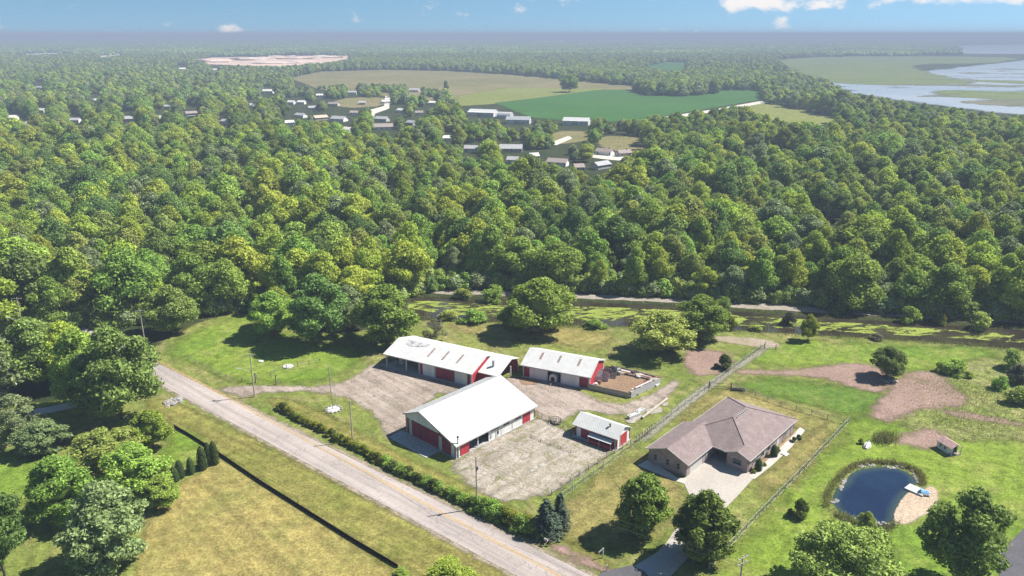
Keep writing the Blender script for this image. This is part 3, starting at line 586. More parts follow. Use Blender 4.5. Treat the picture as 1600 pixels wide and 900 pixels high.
def column_mesh(name, seed, H, R, mat, n=1500, leaf=.22):
    rng = np.random.default_rng(seed); t = rng.uniform(0, 1, n); a = rng.uniform(0, 6.283, n)
    prof = R * np.minimum(1, (t * 5 + .55)) * np.sqrt(np.maximum(0.02, 1 - t ** 2.6)) * rng.uniform(.88, 1.08, n)
    P = np.stack([np.cos(a) * prof, np.sin(a) * prof, t * H], 1); Nn = np.stack([np.cos(a), np.sin(a), .4 + t * .6], 1) + rng.normal(size=(n, 3)) * .3
    Nn /= np.linalg.norm(Nn, axis=1)[:, None]; mb = MB()
    for k in range(5):
        tt = k / 5; mb.blob((0, 0, H * (.12 + .76 * tt)), (R * .85 * math.sqrt(1 - tt ** 2.6), R * .85 * math.sqrt(1 - tt ** 2.6), H * .16), seed + k, .15)
    return leaves_to_mesh(name, P, Nn, leaf, rng, mb, mat, aspect=.5, droop=2.0)

TINT_NAMES = list(TINTS)
PROTO = []        # (crown mesh, trunk mesh, tint, height, radius) for woodland trees
for k in range(12):
    tint = TINT_NAMES[[0, 1, 2, 1, 4, 3, 0, 2, 1, 4, 0, 1][k]]; prof = ['round', 'tall', 'round', 'dome'][k % 4]
    Rr = [6.2, 5.3, 6.4, 6.9][k % 4]
    PROTO.append((crown_mesh('tree_crown', 40 + k, 15, Rr, .2, 5200, .74, M[tint], lobes=25 + k % 6, prof=prof, lobe=(.2, .42), wild=.6, rad0=(.76, 1.2)), trunk_mesh('tree_trunk', 70 + k, 15, Rr, .24, .3), tint, 15., Rr))

# clearings in photo pixels: no tree may hide these
CLEAR = [
    [(452, 122), (500, 112), (600, 109), (700, 111), (800, 117), (990, 135), (1000, 139), (1190, 142), (1190, 158), (1060, 180), (1000, 182), (925, 178), (870, 182), (830, 184), (780, 165), (720, 163), (700, 140), (640, 130), (560, 128), (500, 132), (460, 134)],
    [(1040, 186), (1100, 172), (1190, 158), (1200, 163), (1340, 190), (1230, 193), (1150, 168)],
    [(1010, 104), (1040, 97), (1075, 98), (1068, 112), (1015, 110)],
    [(304, 95), (330, 88), (430, 87), (545, 86), (547, 92), (520, 97), (440, 104), (340, 102)],
    [(1215, 93), (1300, 88), (1470, 86), (1480, 66), (1800, 64), (1900, 185), (1640, 184), (1560, 178), (1480, 168), (1400, 157), (1340, 147), (1300, 128), (1250, 115)],
    [(936, 208), (1008, 214), (1012, 228), (940, 224)], [(860, 205), (925, 205), (920, 218), (890, 218), (860, 228)],
    [(572, 180), (600, 165), (606, 170), (592, 180)], [(520, 158), (598, 152), (606, 164), (528, 168)],
    [(560, 62), (760, 61), (760, 64), (560, 65.5)], [(820, 63), (1000, 62), (1000, 65), (820, 66)], [(20, 84), (130, 80), (130, 83), (20, 87)],
    [(140, 92), (160, 86), (210, 82), (210, 84)], [(930, 238), (1000, 248), (1000, 254), (930, 246)],
]
HOUSES = [  # base row, left, right, roof row, wall, roof, label
    (196, 440, 462, 185, 'white', 'pale', 'long white ranch house with pale roof, leftmost of the village cluster'),
    (184, 456, 478, 173, 'white', 'grey', 'grey roofed house with white gable behind the pale-roofed ranch house'),
    (188, 490, 516, 176, 'tan', 'tan', 'tan roofed house left of the white gabled house'),
    (190, 512, 541, 168, 'white', 'grey', 'tall white house with grey roof and bright gable amid village trees'),
    (190, 582, 607, 175, 'grey', 'grey', 'grey roofed house right of the pale village street'),
    (203, 582, 617, 188, 'white', 'brown', 'brown-grey roofed ranch house nearest us on the village street'),
    (162, 596, 611, 147, 'white', 'pale', 'small bright white house beside the tan clearing at field edge'),
    (166, 510, 530, 157, 'tan', 'brown', 'brown roofed house above the white gabled village house'),
    (163, 446, 461, 154, 'white', 'pale', 'pale cottage high on left of the village cluster'),
    (146, 408, 428, 137, 'white', 'pale', 'small white house near tan field left corner'),
    (148, 543, 558, 136, 'white', 'grey', 'grey roofed house in front of the copse by tan field'),
    (144, 638, 656, 136, 'white', 'grey', 'grey house half hidden right of the copse by tan field'),
    (238, 777, 819, 225, 'tan', 'grey', 'long low tan house among trees in front of the dark bean field'),
    (260, 850, 888, 236, 'white', 'brown', 'brown hipped roof house with white gable by village lane'),
    (243, 926, 958, 226, 'white', 'brown', 'white house with brown roof by small tan meadow'),
    (264, 927, 962, 244, 'grey', 'grey', 'wide grey roofed house nearest the wood below pale driveway'),
    (238, 722, 754, 225, 'white', 'grey', 'white house hidden deep among trees left of long tan house'),
    (188, 2, 26, 176, 'white', 'pale', 'pale roofed house at the far left edge of photo'),
    (198, 34, 46, 185, 'white', 'grey', 'small white house second from left edge'),
    (190, 186, 214, 176, 'grey', 'grey', 'grey roofed house under trees on left'),
    (181, 290, 312, 168, 'white', 'brown', 'white house with brown roof below the quarry'),
    (194, 340, 362, 184, 'white', 'grey', 'low grey roofed house right of brown roofed house below quarry'),
    (110, 276, 292, 103, 'white', 'pale', 'distant white house at left foot of the quarry'),
    (111, 330, 340, 105, 'white', 'pale', 'distant white shed right below the quarry tip'),
    (245, 965, 990, 232, 'grey', 'brown', 'brown roofed bungalow right of white house by small tan meadow'),
]
for _x, _b, _w, _wc, _rc, _lb in [(470, 163, 14, 'white', 'pale', 'pale roofed cottage at left of the brown roofed village house'), (489, 172, 15, 'white', 'grey', 'small grey roofed house just above the tan roofed house'), (500, 152, 13, 'white', 'pale', 'tiny white house by the left corner of tan clearing'),
    (540, 207, 18, 'white', 'pale', 'pale roofed house foremost below the white gabled village house'), (553, 180, 14, 'white', 'brown', 'small brown roofed house left of the pale village street'), (566, 164, 13, 'tan', 'grey', 'small tan house at top of the pale village street'),
    (624, 176, 16, 'white', 'pale', 'bright house right of the pale village street among trees'), (640, 196, 17, 'grey', 'grey', 'grey house in trees right of the nearest ranch house'), (655, 180, 14, 'white', 'brown', 'brown roofed house at right side of village cluster'), (674, 164, 14, 'white', 'pale', 'pale house at right end of village near tan field'),
    (700, 221, 18, 'white', 'pale', 'white house alone in the wood below the big farm barn'), (800, 256, 20, 'white', 'grey', 'grey roofed house hidden below the long tan house'), (836, 250, 16, 'white', 'pale', 'small white house left of the brown hipped roof house'), (906, 268, 18, 'tan', 'brown', 'tan house between brown hipped roof house and pale driveway'),
    (64, 176, 16, 'white', 'pale', 'pale house third from the left edge'), (116, 192, 18, 'white', 'grey', 'grey roofed white house alone in left woodland'), (243, 188, 18, 'white', 'pale', 'bright pale house midway in the left woodland'), (262, 170, 14, 'grey', 'grey', 'small grey house left of the house below quarry'),
    (392, 168, 16, 'white', 'pale', 'white house between quarry and village cluster'), (150, 160, 14, 'white', 'pale', 'far white house in the upper left woodland'), (60, 140, 14, 'white', 'grey', 'far grey house near the upper left edge')]:
    HOUSES.append((_b, _x - _w / 2, _x + _w / 2, _b - 10, _wc, _rc, _lb))
BARNS = [(182, 724, 778, 157), (181, 774, 788, 162), (193, 784, 833, 174), (196, 872, 926, 173)]
for b, x0, x1, t, *_r in HOUSES: CLEAR.append([(x0 - 4, t - 2), (x1 + 4, t - 2), (x1 + 5, b + 2), (x0 - 5, b + 2)] if b > 120 else [(x0 - 3, t - 1), (x1 + 3, t - 1), (x1 + 3, b), (x0 - 3, b)])
for b, x0, x1, t in BARNS: CLEAR.append([(x0 - 2, t - 2), (x1 + 2, t - 2), (x1 + 2, b + 1), (x0 - 2, b + 1)])
CLEAR = [np.array(c, float) for c in CLEAR]
VILLAGE = [np.array(c, float) for c in ([(400, 132), (560, 128), (670, 135), (720, 170), (700, 205), (600, 222), (420, 205)], [(700, 195), (880, 190), (1010, 205), (1015, 275), (860, 275), (700, 250)])]
def inpoly(P, poly): return signed(P, poly) > 0
BX = [-500, -100, 0, 100, 230, 300, 340, 420, 480, 560, 640, 700, 850, 950, 1050, 1150, 1250, 1350, 1450, 1550, 1700, 2100]
BY = [560, 540, 528, 515, 506, 496, 488, 486, 492, 490, 463, 450, 454, 457, 465, 470, 477, 485, 492, 499, 508, 540]
def px_arr(X, Y, Zv):
    z = Zv - HCAM; dep = Y * _c - z * _s; up = Y * _s + z * _c; return np.stack([800 + FOC * X / dep, 450 - FOC * up / dep], 1)
def forest(y0, y1, sp, hlo, hhi, seed, marg=1.12, rad=0.):
    rng = np.random.default_rng(seed); ys = np.arange(y0, y1, sp); out = []
    for y in ys:
        half = (y * _c + HCAM * _s) / FOC * 800 * marg + 25; xs = np.arange(-half, half, sp)
        out.append(np.stack([xs, np.full(len(xs), y)], 1))
    P = np.concatenate(out); P += rng.uniform(-.42, .42, P.shape) * sp
    h = rng.uniform(hlo, hhi, len(P)); base = px_arr(P[:, 0], P[:, 1], np.zeros(len(P)))
    ok = base[:, 1] < np.interp(base[:, 0], BX, BY)
    for poly in CLEAR:
        pad = rad
        for f in (0, .35, .7, .95):
            q = px_arr(P[:, 0], P[:, 1], h * f); ok &= ~inpoly(q, poly)
    # the village: garden trees are lower and stand apart
    for poly in VILLAGE:
        iv = inpoly(base, poly); h = np.where(iv, h * .8, h); ok &= ~(iv & (rng.random(len(P)) < .08))
    return P[ok], h[ok], base[ok]
# --- the wood between canal and fields
P1, H1, B1 = forest(150, 860, 9.0, 9.5, 19.0, 5)
rng0 = np.random.default_rng(9)
# slow variation in height, so that the canopy rolls
for i in range(len(P1)): H1[i] *= 1 + .42 * mnoise.noise(Vector((P1[i, 0] * .016, P1[i, 1] * .016, 3)))
# hollows where few trees stand
_gap = np.array([mnoise.noise(Vector((p[0] * .026, p[1] * .026, 21))) for p in P1]); _keep = ~((_gap < -.30) & (rng0.random(len(P1)) < .75) & (P1[:, 1] > 260))
P1, H1, B1 = P1[_keep], H1[_keep], B1[_keep]
I1 = rng0.integers(0, len(PROTO), len(P1)); R1 = rng0.uniform(0, 6.283, len(P1))
# drifts of alike colour: bright trees gather in places
for i in range(len(P1)):
    g = mnoise.noise(Vector((P1[i, 0] * .02, P1[i, 1] * .02, 8)))
    if g > .22 and rng0.random() < .6: I1[i] = [0, 6, 10, 4][rng0.integers(0, 4)]
    elif g < -.28 and rng0.random() < .55: I1[i] = [2, 7, 1, 5][rng0.integers(0, 4)]
WID = rng0.uniform(.78, 1.32, len(P1))
infr = (B1[:, 0] > -30) & (B1[:, 0] < 1630)
order = np.argsort(np.where(infr, P1[:, 1], 1e9)); NIND = 235; ind = order[:NIND]; rest = np.setdiff1d(np.arange(len(P1)), ind)
GROUP_WOOD = 'trees of the wood beyond lawn and canal'
def place_tree(proto, x, y, h, rz, label, group=None, name='woodland_tree', wide=1.0, cat='tree'):
    cm, tm, tint, ph, pr = proto; s = h / ph
    t = thing(name, label, cat, (x, y, 0), rz, group, (s * wide, s * wide * (.85 + .3 * ((x * 7.13) % 1)), s))
    link('trunk', tm, t); link('crown', cm, t); return t
def zone(px):
    for lim, txt in ((130, 'at left edge'), (260, 'left of far lawn'), (420, 'behind far lawn'), (560, 'behind big lawn trees'), (680, 'behind long shed'), (800, 'left of canal tree'), (930, 'behind white-roofed shed'),
                     (1060, 'behind twin canal trees'), (1180, 'facing brick house'), (1330, 'beyond widest canal bend'), (1460, 'behind lone dark tree')):
        if px < lim: return txt
    return 'at right edge'
items = []
for i in ind:
    gap = np.interp(B1[i, 0], BX, BY) - B1[i, 1]; row = 'front row' if gap < 14 else ('second rank' if gap < 32 else 'depths')
    hw = 'tall' if H1[i] > 17 else ('low' if H1[i] < 13.2 else 'middling')
    items.append((f"{hw} {PROTO[I1[i]][2]} tree in {row} of wood {zone(B1[i, 0])}", B1[i, 0], i))
from collections import defaultdict
bins = defaultdict(list)
for it in items: bins[it[0]].append(it)
ORD = ['leftmost', 'second', 'third', 'fourth', 'fifth', 'sixth', 'seventh', 'eighth', 'ninth', 'tenth', 'eleventh', 'twelfth', 'thirteenth', 'fourteenth', 'fifteenth', 'sixteenth', 'seventeenth', 'eighteenth', 'nineteenth', 'twentieth']
for lab, lst in bins.items():
    lst.sort(key=lambda t: t[1])
    for k, (_l, _x, i) in enumerate(lst):
        l2 = lab if len(lst) == 1 else (lab + (', leftmost' if k == 0 else f', {ORD[min(k, 19)]} from left'))
        place_tree(PROTO[I1[i]], P1[i, 0], P1[i, 1], H1[i], R1[i], l2, GROUP_WOOD, wide=WID[i])

def instancer(name, pts, scale, rot, idx, protos, wide=None):
    """one stuff object: points carrying size, turn and kind; geometry nodes put a tree on each"""
    me = bpy.data.meshes.new(name); me.from_pydata([(x, y, z) for x, y, z in pts], [], [])
    for nm, ty, arr in (('size', 'FLOAT', scale), ('turn', 'FLOAT', rot), ('wide', 'FLOAT', np.random.default_rng(len(pts)).uniform(.8, 1.3, len(pts)) if wide is None else wide), ('sort', 'INT', idx)):
        a = me.attributes.new(nm, ty, 'POINT'); a.data.foreach_set('value', np.asarray(arr, np.int32 if ty == 'INT' else np.float32))
    o = link(name, me); o['kind'] = 'stuff'
    ng = bpy.data.node_groups.new(name + '_nodes', 'GeometryNodeTree')
    ng.interface.new_socket('Geometry', in_out='INPUT', socket_type='NodeSocketGeometry'); ng.interface.new_socket('Geometry', in_out='OUTPUT', socket_type='NodeSocketGeometry')
    N = ng.nodes; L = ng.links; gi = N.new('NodeGroupInput'); go = N.new('NodeGroupOutput')
    jn = N.new('GeometryNodeJoinGeometry')
    def attr(nm, ty):
        a = N.new('GeometryNodeInputNamedAttribute'); a.data_type = ty; a.inputs[0].default_value = nm; return a.outputs[0]
    sz = attr('size', 'FLOAT'); tn = attr('turn', 'FLOAT'); so = attr('sort', 'INT')
    wd = N.new('ShaderNodeMath'); wd.operation = 'MULTIPLY'; L.new(sz, wd.inputs[0]); L.new(attr('wide', 'FLOAT'), wd.inputs[1])
    s3 = N.new('ShaderNodeCombineXYZ'); L.new(wd.outputs[0], s3.inputs[0]); L.new(wd.outputs[0], s3.inputs[1]); L.new(sz, s3.inputs[2])
    cx = N.new('ShaderNodeCombineXYZ'); L.new(tn, cx.inputs[2])
    for k, po in enumerate(protos):
        cmp_ = N.new('FunctionNodeCompare'); cmp_.data_type = 'INT'; cmp_.operation = 'EQUAL'; L.new(so, cmp_.inputs[2]); cmp_.inputs[3].default_value = k
        oi = N.new('GeometryNodeObjectInfo'); oi.inputs['Object'].default_value = po; oi.inputs['As Instance'].default_value = True
        ip = N.new('GeometryNodeInstanceOnPoints'); L.new(gi.outputs[0], ip.inputs['Points']); L.new(cmp_.outputs[0], ip.inputs['Selection']); L.new(oi.outputs['Geometry'], ip.inputs['Instance'])
        L.new(cx.outputs[0], ip.inputs['Rotation']); L.new(s3.outputs[0], ip.inputs['Scale']); L.new(ip.outputs[0], jn.inputs[0])
    L.new(jn.outputs[0], go.inputs[0])
    md = o.modifiers.new('trees', 'NODES'); md.node_group = ng; return o
def loose(me):       # a mesh data-block wrapped as an object that is never linked to the scene
    return bpy.data.objects.new(me.name, me)
wood_protos = [loose(p[0]) for p in PROTO]
instancer('woodland', [(P1[i, 0], P1[i, 1], 0) for i in rest], H1[rest] / 15., R1[rest], I1[rest], wood_protos)
# undergrowth along the front of the wood
_u = np.random.default_rng(31); UX = _u.uniform(-60, 1700, 1500); UY = np.interp(UX, BX, BY) - _u.uniform(-1, 16, 1500); UP = [(*G(a, b), 0) for a, b in zip(UX, UY)]
UND = [loose(crown_mesh('undergrowth_bush', 500 + k, 3.0, 2.0, 0, 420, .55, M[m_], lobes=8, prof='dome', lobe=(.35, .55))) for k, m_ in enumerate(['mid green', 'olive green', 'deep green', 'grey-green'])]
instancer('undergrowth', UP, _u.uniform(.6, 1.7, 1500), _u.uniform(0, 6.28, 1500), _u.integers(0, 4, 1500), UND)
# --- trees from the village to the far fields
LOW = []
for k in range(8):
    tint = TINT_NAMES[[1, 2, 0, 3, 4, 1, 3, 2][k]]
    LOW.append(crown_mesh('far_tree_crown', 140 + k, 13, 7.8, .06, 900, 1.6, M[tint], lobes=14, prof=['round', 'dome'][k % 2], lobe=(.32, .5), core=.92))
P2, H2, B2 = forest(860, 3000, 14.0, 8.5, 15.5, 6)
rng1 = np.random.default_rng(12)
instancer('far_woodland', [(x, y, 0) for x, y in P2], H2 / 13. * 1.05, rng1.uniform(0, 6.28, len(P2)), rng1.integers(0, 8, len(P2)), [loose(m) for m in LOW])
def patch_wood(name, seed, mat):
    rnd = random.Random(seed); mb = MB()
    for k in range(85):
        x, y = rnd.uniform(-70, 70), rnd.uniform(-70, 70); r = rnd.uniform(6, 10); h = rnd.uniform(7, 13)
        mb.blob((x, y, h - r * .45), (r, r, r * .75), seed * 100 + k, .5, 1)
    return mb.mesh(name, mat)
PAT = [patch_wood('wood_block', 3 + k, M[['deep green', 'deep green', 'mid green'][k]]) for k in range(3)]
P3, H3, B3 = forest(3000, 15500, 118, 10, 12, 7, rad=60)
instancer('horizon_woodland', [(x, y, 0) for x, y in P3], rng1.uniform(.85, 1.15, len(P3)), rng1.uniform(0, 6.28, len(P3)), rng1.integers(0, 3, len(P3)), [loose(m) for m in PAT])

# garden trees between the village houses
P4, H4, B4 = forest(520, 1500, 9.0, 6.0, 12.0, 21)
_k = np.zeros(len(P4), bool)
for _p in VILLAGE: _k |= inpoly(B4, _p)
_r = np.random.default_rng(5); _k &= _r.random(len(P4)) < .9; P4 = P4[_k]; H4 = H4[_k]
instancer('village_garden_trees', [(x, y, 0) for x, y in P4], H4 / 13., _r.uniform(0, 6.28, len(P4)), _r.integers(0, 8, len(P4)), [loose(m) for m in LOW], _r.uniform(.8, 1.2, len(P4)))
# copses in the fields
def copse(name, label, pts_px, hlo, hhi, seed, sp=9):
    poly = np.array([G(*p) for p in pts_px]); lo = poly.min(0); hi = poly.max(0); rng = np.random.default_rng(seed); k = 0
    X, Y = np.meshgrid(np.arange(lo[0], hi[0], sp), np.arange(lo[1], hi[1], sp)); P = np.stack([X.ravel(), Y.ravel()], 1); P += rng.uniform(-.4, .4, P.shape) * sp
    P = P[inpoly(P, poly)]
    instancer(name, [(x, y, 0) for x, y in P], rng.uniform(hlo, hhi, len(P)) / 13., rng.uniform(0, 6.28, len(P)), rng.integers(0, 8, len(P)), LOWO)
LOWO = [loose(m) for m in LOW]
copse('copse', '', [(994, 141), (1030, 137), (1115, 136), (1120, 146), (1060, 151), (1010, 149)], 13, 18, 1)
copse('field_edge_woodland', '', [(540, 107), (600, 106), (700, 108), (800, 115), (900, 124), (1000, 134), (1190, 140), (1215, 128), (1120, 122), (1060, 126), (1000, 118), (900, 112), (800, 104), (700, 100), (560, 100)], 13, 17, 2, 11)
xt, yt = G(889, 144)
place_tree(PROTO[8], xt, yt, 24, .3, 'lone round tree standing at edge of tan field and bean field', None, 'field_tree', 1.6)
xt, yt = G(697, 146)
place_tree(PROTO[5], xt, yt, 17, .8, 'slender grey-green tree standing alone before tan field', None, 'field_tree', .7)

# --- garden and lawn trees, placed one by one
def yard_proto(key, seed, mat, H, R, base, n, leaf, **kw):
    return (crown_mesh('crown', seed, H, R, base, n, leaf, mat, wild=.8, rad0=(.7, 1.2), **kw), trunk_mesh('trunk', seed + 1, H, R, .2 if H > 8 else .1, base + .1), key, H, R)
YP = {
    'dense': yard_proto('dense', 301, M['dense'], 12, 3.7, .10, 11000, .42, lobes=85, prof='tall', lobe=(.2, .3), droop=1.2, core=.72, heart=.45),
    'dense2': yard_proto('dense', 311, M['dense'], 12, 3.9, .08, 11000, .42, lobes=95, prof='round', lobe=(.19, .28), droop=1.2, core=.72, heart=.42),
    'silver': yard_proto('silver', 321, M['silver'], 12, 4.4, .10, 11000, .46, lobes=75, prof='tall', lobe=(.16, .26), droop=1.4, heart=.6),
    'oak': yard_proto('oak', 331, M['deep green'], 12, 5.0, .2, 10000, .46, lobes=54, prof='round', lobe=(.17, .29), gaps=.3),
    'olive': yard_proto('olive', 341, M['olive green'], 12, 4.8, .15, 10000, .46, lobes=54, prof='round', lobe=(.17, .29), gaps=.2),
    'mid': yard_proto('mid', 351, M['mid green'], 12, 4.8, .15, 10000, .46, lobes=60, prof='tall', lobe=(.18, .29), heart=.5),
    'bright': yard_proto('bright', 361, M['bright yellow-green'], 12, 4.8, .15, 10000, .46, lobes=54, prof='round', lobe=(.18, .29), heart=.5),
    'grey': yard_proto('grey', 371, M['grey-green'], 12, 4.6, .12, 7500, .46, lobes=46, prof='round', lobe=(.16, .27), gaps=.4),
    'wide': yard_proto('wide', 381, M['olive green'], 9, 6.2, .15, 12000, .42, lobes=64, prof='dome', lobe=(.12, .22), gaps=.35),
    'wispy': yard_proto('wispy', 391, M['greyshrub'], 6, 3.0, .15, 1500, .35, lobes=16, prof='round', lobe=(.2, .32), gaps=1.0),
}
SH = {k: yard_proto(k, 400 + i * 7, M[m], 3.0, 1.9, .0, 1500, .34, lobes=12, prof='dome', lobe=(.3, .46)) for i, (k, m) in enumerate([('sh_mid', 'mid green'), ('sh_bright', 'hedge_y'), ('sh_dark', 'hedge_d'), ('sh_grey', 'greyshrub'), ('sh_olive', 'olive green'), ('sh_deep', 'dense')])}
YP.update(SH)
def yt_(kind, bx, by, ty, wpx, label, name='yard_tree', rz=None, group=None, cat='tree'):
    x, y = G(bx, by); cm, tm, tint, ph, pr = YP[kind]; dist = math.sqrt(x * x + y * y + 6400) if True else 0
    wm = wpx / FOC * (y * _c + HCAM * _s); h = hgt(bx, by, ty)
    # a wide crown seen from above reaches further down the picture than its trunk: trim height for the far rim
    h = max(.8, h - .18 * wm)
    t = thing(name, label, cat, (x, y, 0), (bx * 1.7 % 6.28) if rz is None else rz, group, (wm / 2 / pr, wm / 2 / pr, h / ph))
    link('trunk' if cat == 'tree' else 'stem', tm, t); link('crown' if cat == 'tree' else 'foliage', cm, t); return t
yt_('dense', 1004, 834, 728, 90, 'dense dark green round tree on the left side of the house driveway')
yt_('dense2', 1097, 872, 754, 102, 'larger dense dark green tree at the right edge of the house driveway')
yt_('oak', 1500, 918, 748, 138, 'loose dark tree with bare trunk at the bottom right beyond the beach')
yt_('wide', 1325, 925, 800, 200, 'wide spreading olive tree at bottom edge below the pond')
yt_('olive', 1352, 830, 795, 30, 'small feathery tree leaning over the bottom shore of the pond')
yt_('bright', 703, 925, 868, 95, 'bright green tree top cut by the bottom edge near the road')
yt_('mid', 628, 905, 885, 30, 'small bush at bottom edge where the black fabric fence ends', cat='shrub', name='yard_shrub')
yt_('silver', 172, 890, 738, 140, 'large silvery green tree at the left edge of dry meadow')
yt_('oak', 8, 900, 745, 105, 'dark green tree cut by the bottom left corner')
yt_('mid', 98, 815, 700, 110, 'dark mid green tree behind the large silvery tree')
yt_('oak', 190, 655, 490, 150, 'big tall deep green tree at roadside hiding the end of the road')
yt_('mid', 135, 640, 500, 100, 'tall green tree on the left of the big roadside tree')
yt_('silver', 68, 705, 645, 85, 'pale silvery rounded tree left of the garden grove')
yt_('olive', 165, 735, 655, 110, 'broad olive tree in the middle of the garden grove')
yt_('mid', 215, 775, 680, 110, 'bushy green tree on the right of the garden grove')
yt_('bright', 240, 700, 632, 70, 'yellow-green tree of the grove nearest the road verge')
yt_('deep green' if False else 'mid', 255, 790, 735, 65, 'low bushy tree beside the clipped evergreen columns')
yt_('grey', 28, 685, 605, 84, 'grey-green airy tree at left edge above the small lawn')
yt_('oak', 60, 605, 480, 120, 'deep green tree left of the side lane')
yt_('grey', -10, 625, 500, 120, 'grey-green tree at the left edge above the side lane')
yt_('bright', 110, 600, 490, 90, 'bright crowned tree behind the side lane')
yt_('olive', 270, 520, 432, 85, 'olive tree at the left corner of the far lawn')
yt_('mid', 428, 525, 445, 75, 'green tree standing foremost left of the big lawn trees')
yt_('oak', 500, 536, 412, 110, 'largest dark tree among the big lawn trees')
yt_('grey', 545, 515, 435, 75, 'grey-green tree on the right of the largest lawn tree')
yt_('mid', 606, 535, 430, 105, 'broad green tree beside the left end of long shed')
yt_('bright', 435, 510, 440, 60, 'bright yellow-green tree peeping between the lawn trees')
yt_('wispy', 680, 530, 490, 50, 'thin pale grey bush behind the long shed', cat='shrub', name='yard_shrub')
yt_('mid', 845, 520, 418, 112, 'large solitary tree on the canal bank with yellowing top')
yt_('mid', 800, 512, 470, 50, 'small green tree at left foot of the large canal bank tree')
yt_('olive', 1032, 552, 470, 105, 'round olive tree, front one of the twin canal trees')
yt_('mid', 1094, 530, 448, 88, 'taller green tree, rear one of the twin canal trees')
yt_('bright', 1262, 532, 487, 32, 'small yellow-green tree standing alone on canal bank')
yt_('oak', 1384, 590, 533, 62, 'lone dark round tree with a rock heap at its foot')
yt_('sh_mid', 1492, 583, 556, 46, 'mid green thicket right of the lone dark tree', cat='shrub', name='yard_shrub')
yt_('sh_mid', 1468, 580, 563, 20, 'small green bush left of the thicket', cat='shrub', name='yard_shrub')
yt_('sh_mid', 1512, 590, 578, 18, 'low green bush on right end of the thicket', cat='shrub', name='yard_shrub')
yt_('sh_olive', 1578, 575, 540, 38, 'tall olive shrub near the right edge below the canal', cat='shrub', name='yard_shrub')
yt_('sh_grey', 1592, 598, 565, 44, 'pale grey shrub at the right edge', cat='shrub', name='yard_shrub')
yt_('sh_mid', 1562, 608, 584, 28, 'green shrub in front of the pale grey shrub at right edge', cat='shrub', name='yard_shrub')
yt_('sh_olive', 1592, 630, 598, 46, 'dark olive shrub lowest at the right edge', cat='shrub', name='yard_shrub')
yt_('sh_dark', 1248, 806, 776, 34, 'lone dark bush on bright lawn left of the pond', cat='shrub', name='yard_shrub')
yt_('sh_dark', 1130, 575, 550, 30, 'dark brush heap on the bare dirt near canal', cat='shrub', name='yard_shrub')
yt_('sh_bright', 1000, 512, 492, 30, 'small bright bush on canal bank left of twin trees', cat='shrub', name='yard_shrub')
yt_('sh_mid', 930, 512, 494, 36, 'low green bush on canal bank between the solitary tree and twin trees', cat='shrub', name='yard_shrub')
yt_('sh_bright', 1140, 515, 490, 30, 'bright bush beside the rear twin tree', cat='shrub', name='yard_shrub')
yt_('sh_bright', 1345, 693, 683, 12, 'tiny bright bush left of the white upturned boat', cat='shrub', name='yard_shrub')
yt_('sh_mid', 740, 503, 478, 44, 'green bank shrub right of the thin grey bush', cat='shrub', name='yard_shrub')
yt_('sh_olive', 700, 500, 480, 34, 'olive bank shrub above the long shed', cat='shrub', name='yard_shrub')
for _k, (_bx, _by, _ty, _w, _kd, _lb) in enumerate([(1232, 507, 484, 26, 'sh_grey', 'blue-grey bush standing in the canal right of small yellow-green tree'), (1310, 489, 470, 34, 'sh_deep', 'dark bush overhanging the canal trail beyond lone dark tree'), (1420, 503, 474, 36, 'sh_mid', 'green bush overhanging the trail above the thicket'), (1530, 514, 482, 42, 'sh_olive', 'olive bush on the far bank near the right edge'),
    (1470, 507, 486, 26, 'sh_bright', 'bright bush on far bank between green and olive bushes'), (772, 470, 440, 40, 'sh_mid', 'green bush on the far bank left of solitary canal tree'), (722, 467, 446, 34, 'sh_olive', 'olive bush on far bank behind the thin grey bush'), (1130, 482, 460, 30, 'sh_mid', 'small green bush at trail edge behind rear twin tree'), (1370, 530, 518, 26, 'sh_grey', 'pale bush on near bank above the lone dark tree'), (1180, 517, 505, 22, 'sh_olive', 'low bush at near bank by the wire fence end')]):
    yt_(_kd, _bx, _by, _ty, _w, _lb, cat='shrub', name='bank_shrub')
yt_('bright', 1160, 452, 385, 60, 'glowing yellow-green tree at wood edge behind the twin canal trees')
yt_('wispy', 8, 470, 395, 34, 'bare pale grey tree at the left edge of wood', name='bare_tree')
yt_('wispy', 345, 400, 340, 30, 'thin pale dead tree in the wood above the far lawn', name='bare_tree')
# spruces
sp = spruce_mesh('crown', 5, 7, 2.2, M['sprucelf']); sp_t = MB().tube((0, 0, -.2), (0, 0, 6.4), .16, .03).mesh('trunk', M['bark'])
for bx, by, ty, wp, lab in ((853, 834, 777, 58, 'larger blue-green spruce in front by the end of hedge'), (874, 822, 768, 40, 'slimmer dark spruce behind the larger spruce')):
    x, y = G(bx, by); wm = wp / FOC * (y * _c + HCAM * _s); h = hgt(bx, by, ty)
    t = thing('spruce_tree', lab, 'tree', (x, y, 0), bx, 'pair of spruces', (wm / 4.4, wm / 4.4, h / 7)); link('trunk', sp_t, t); link('crown', sp, t)
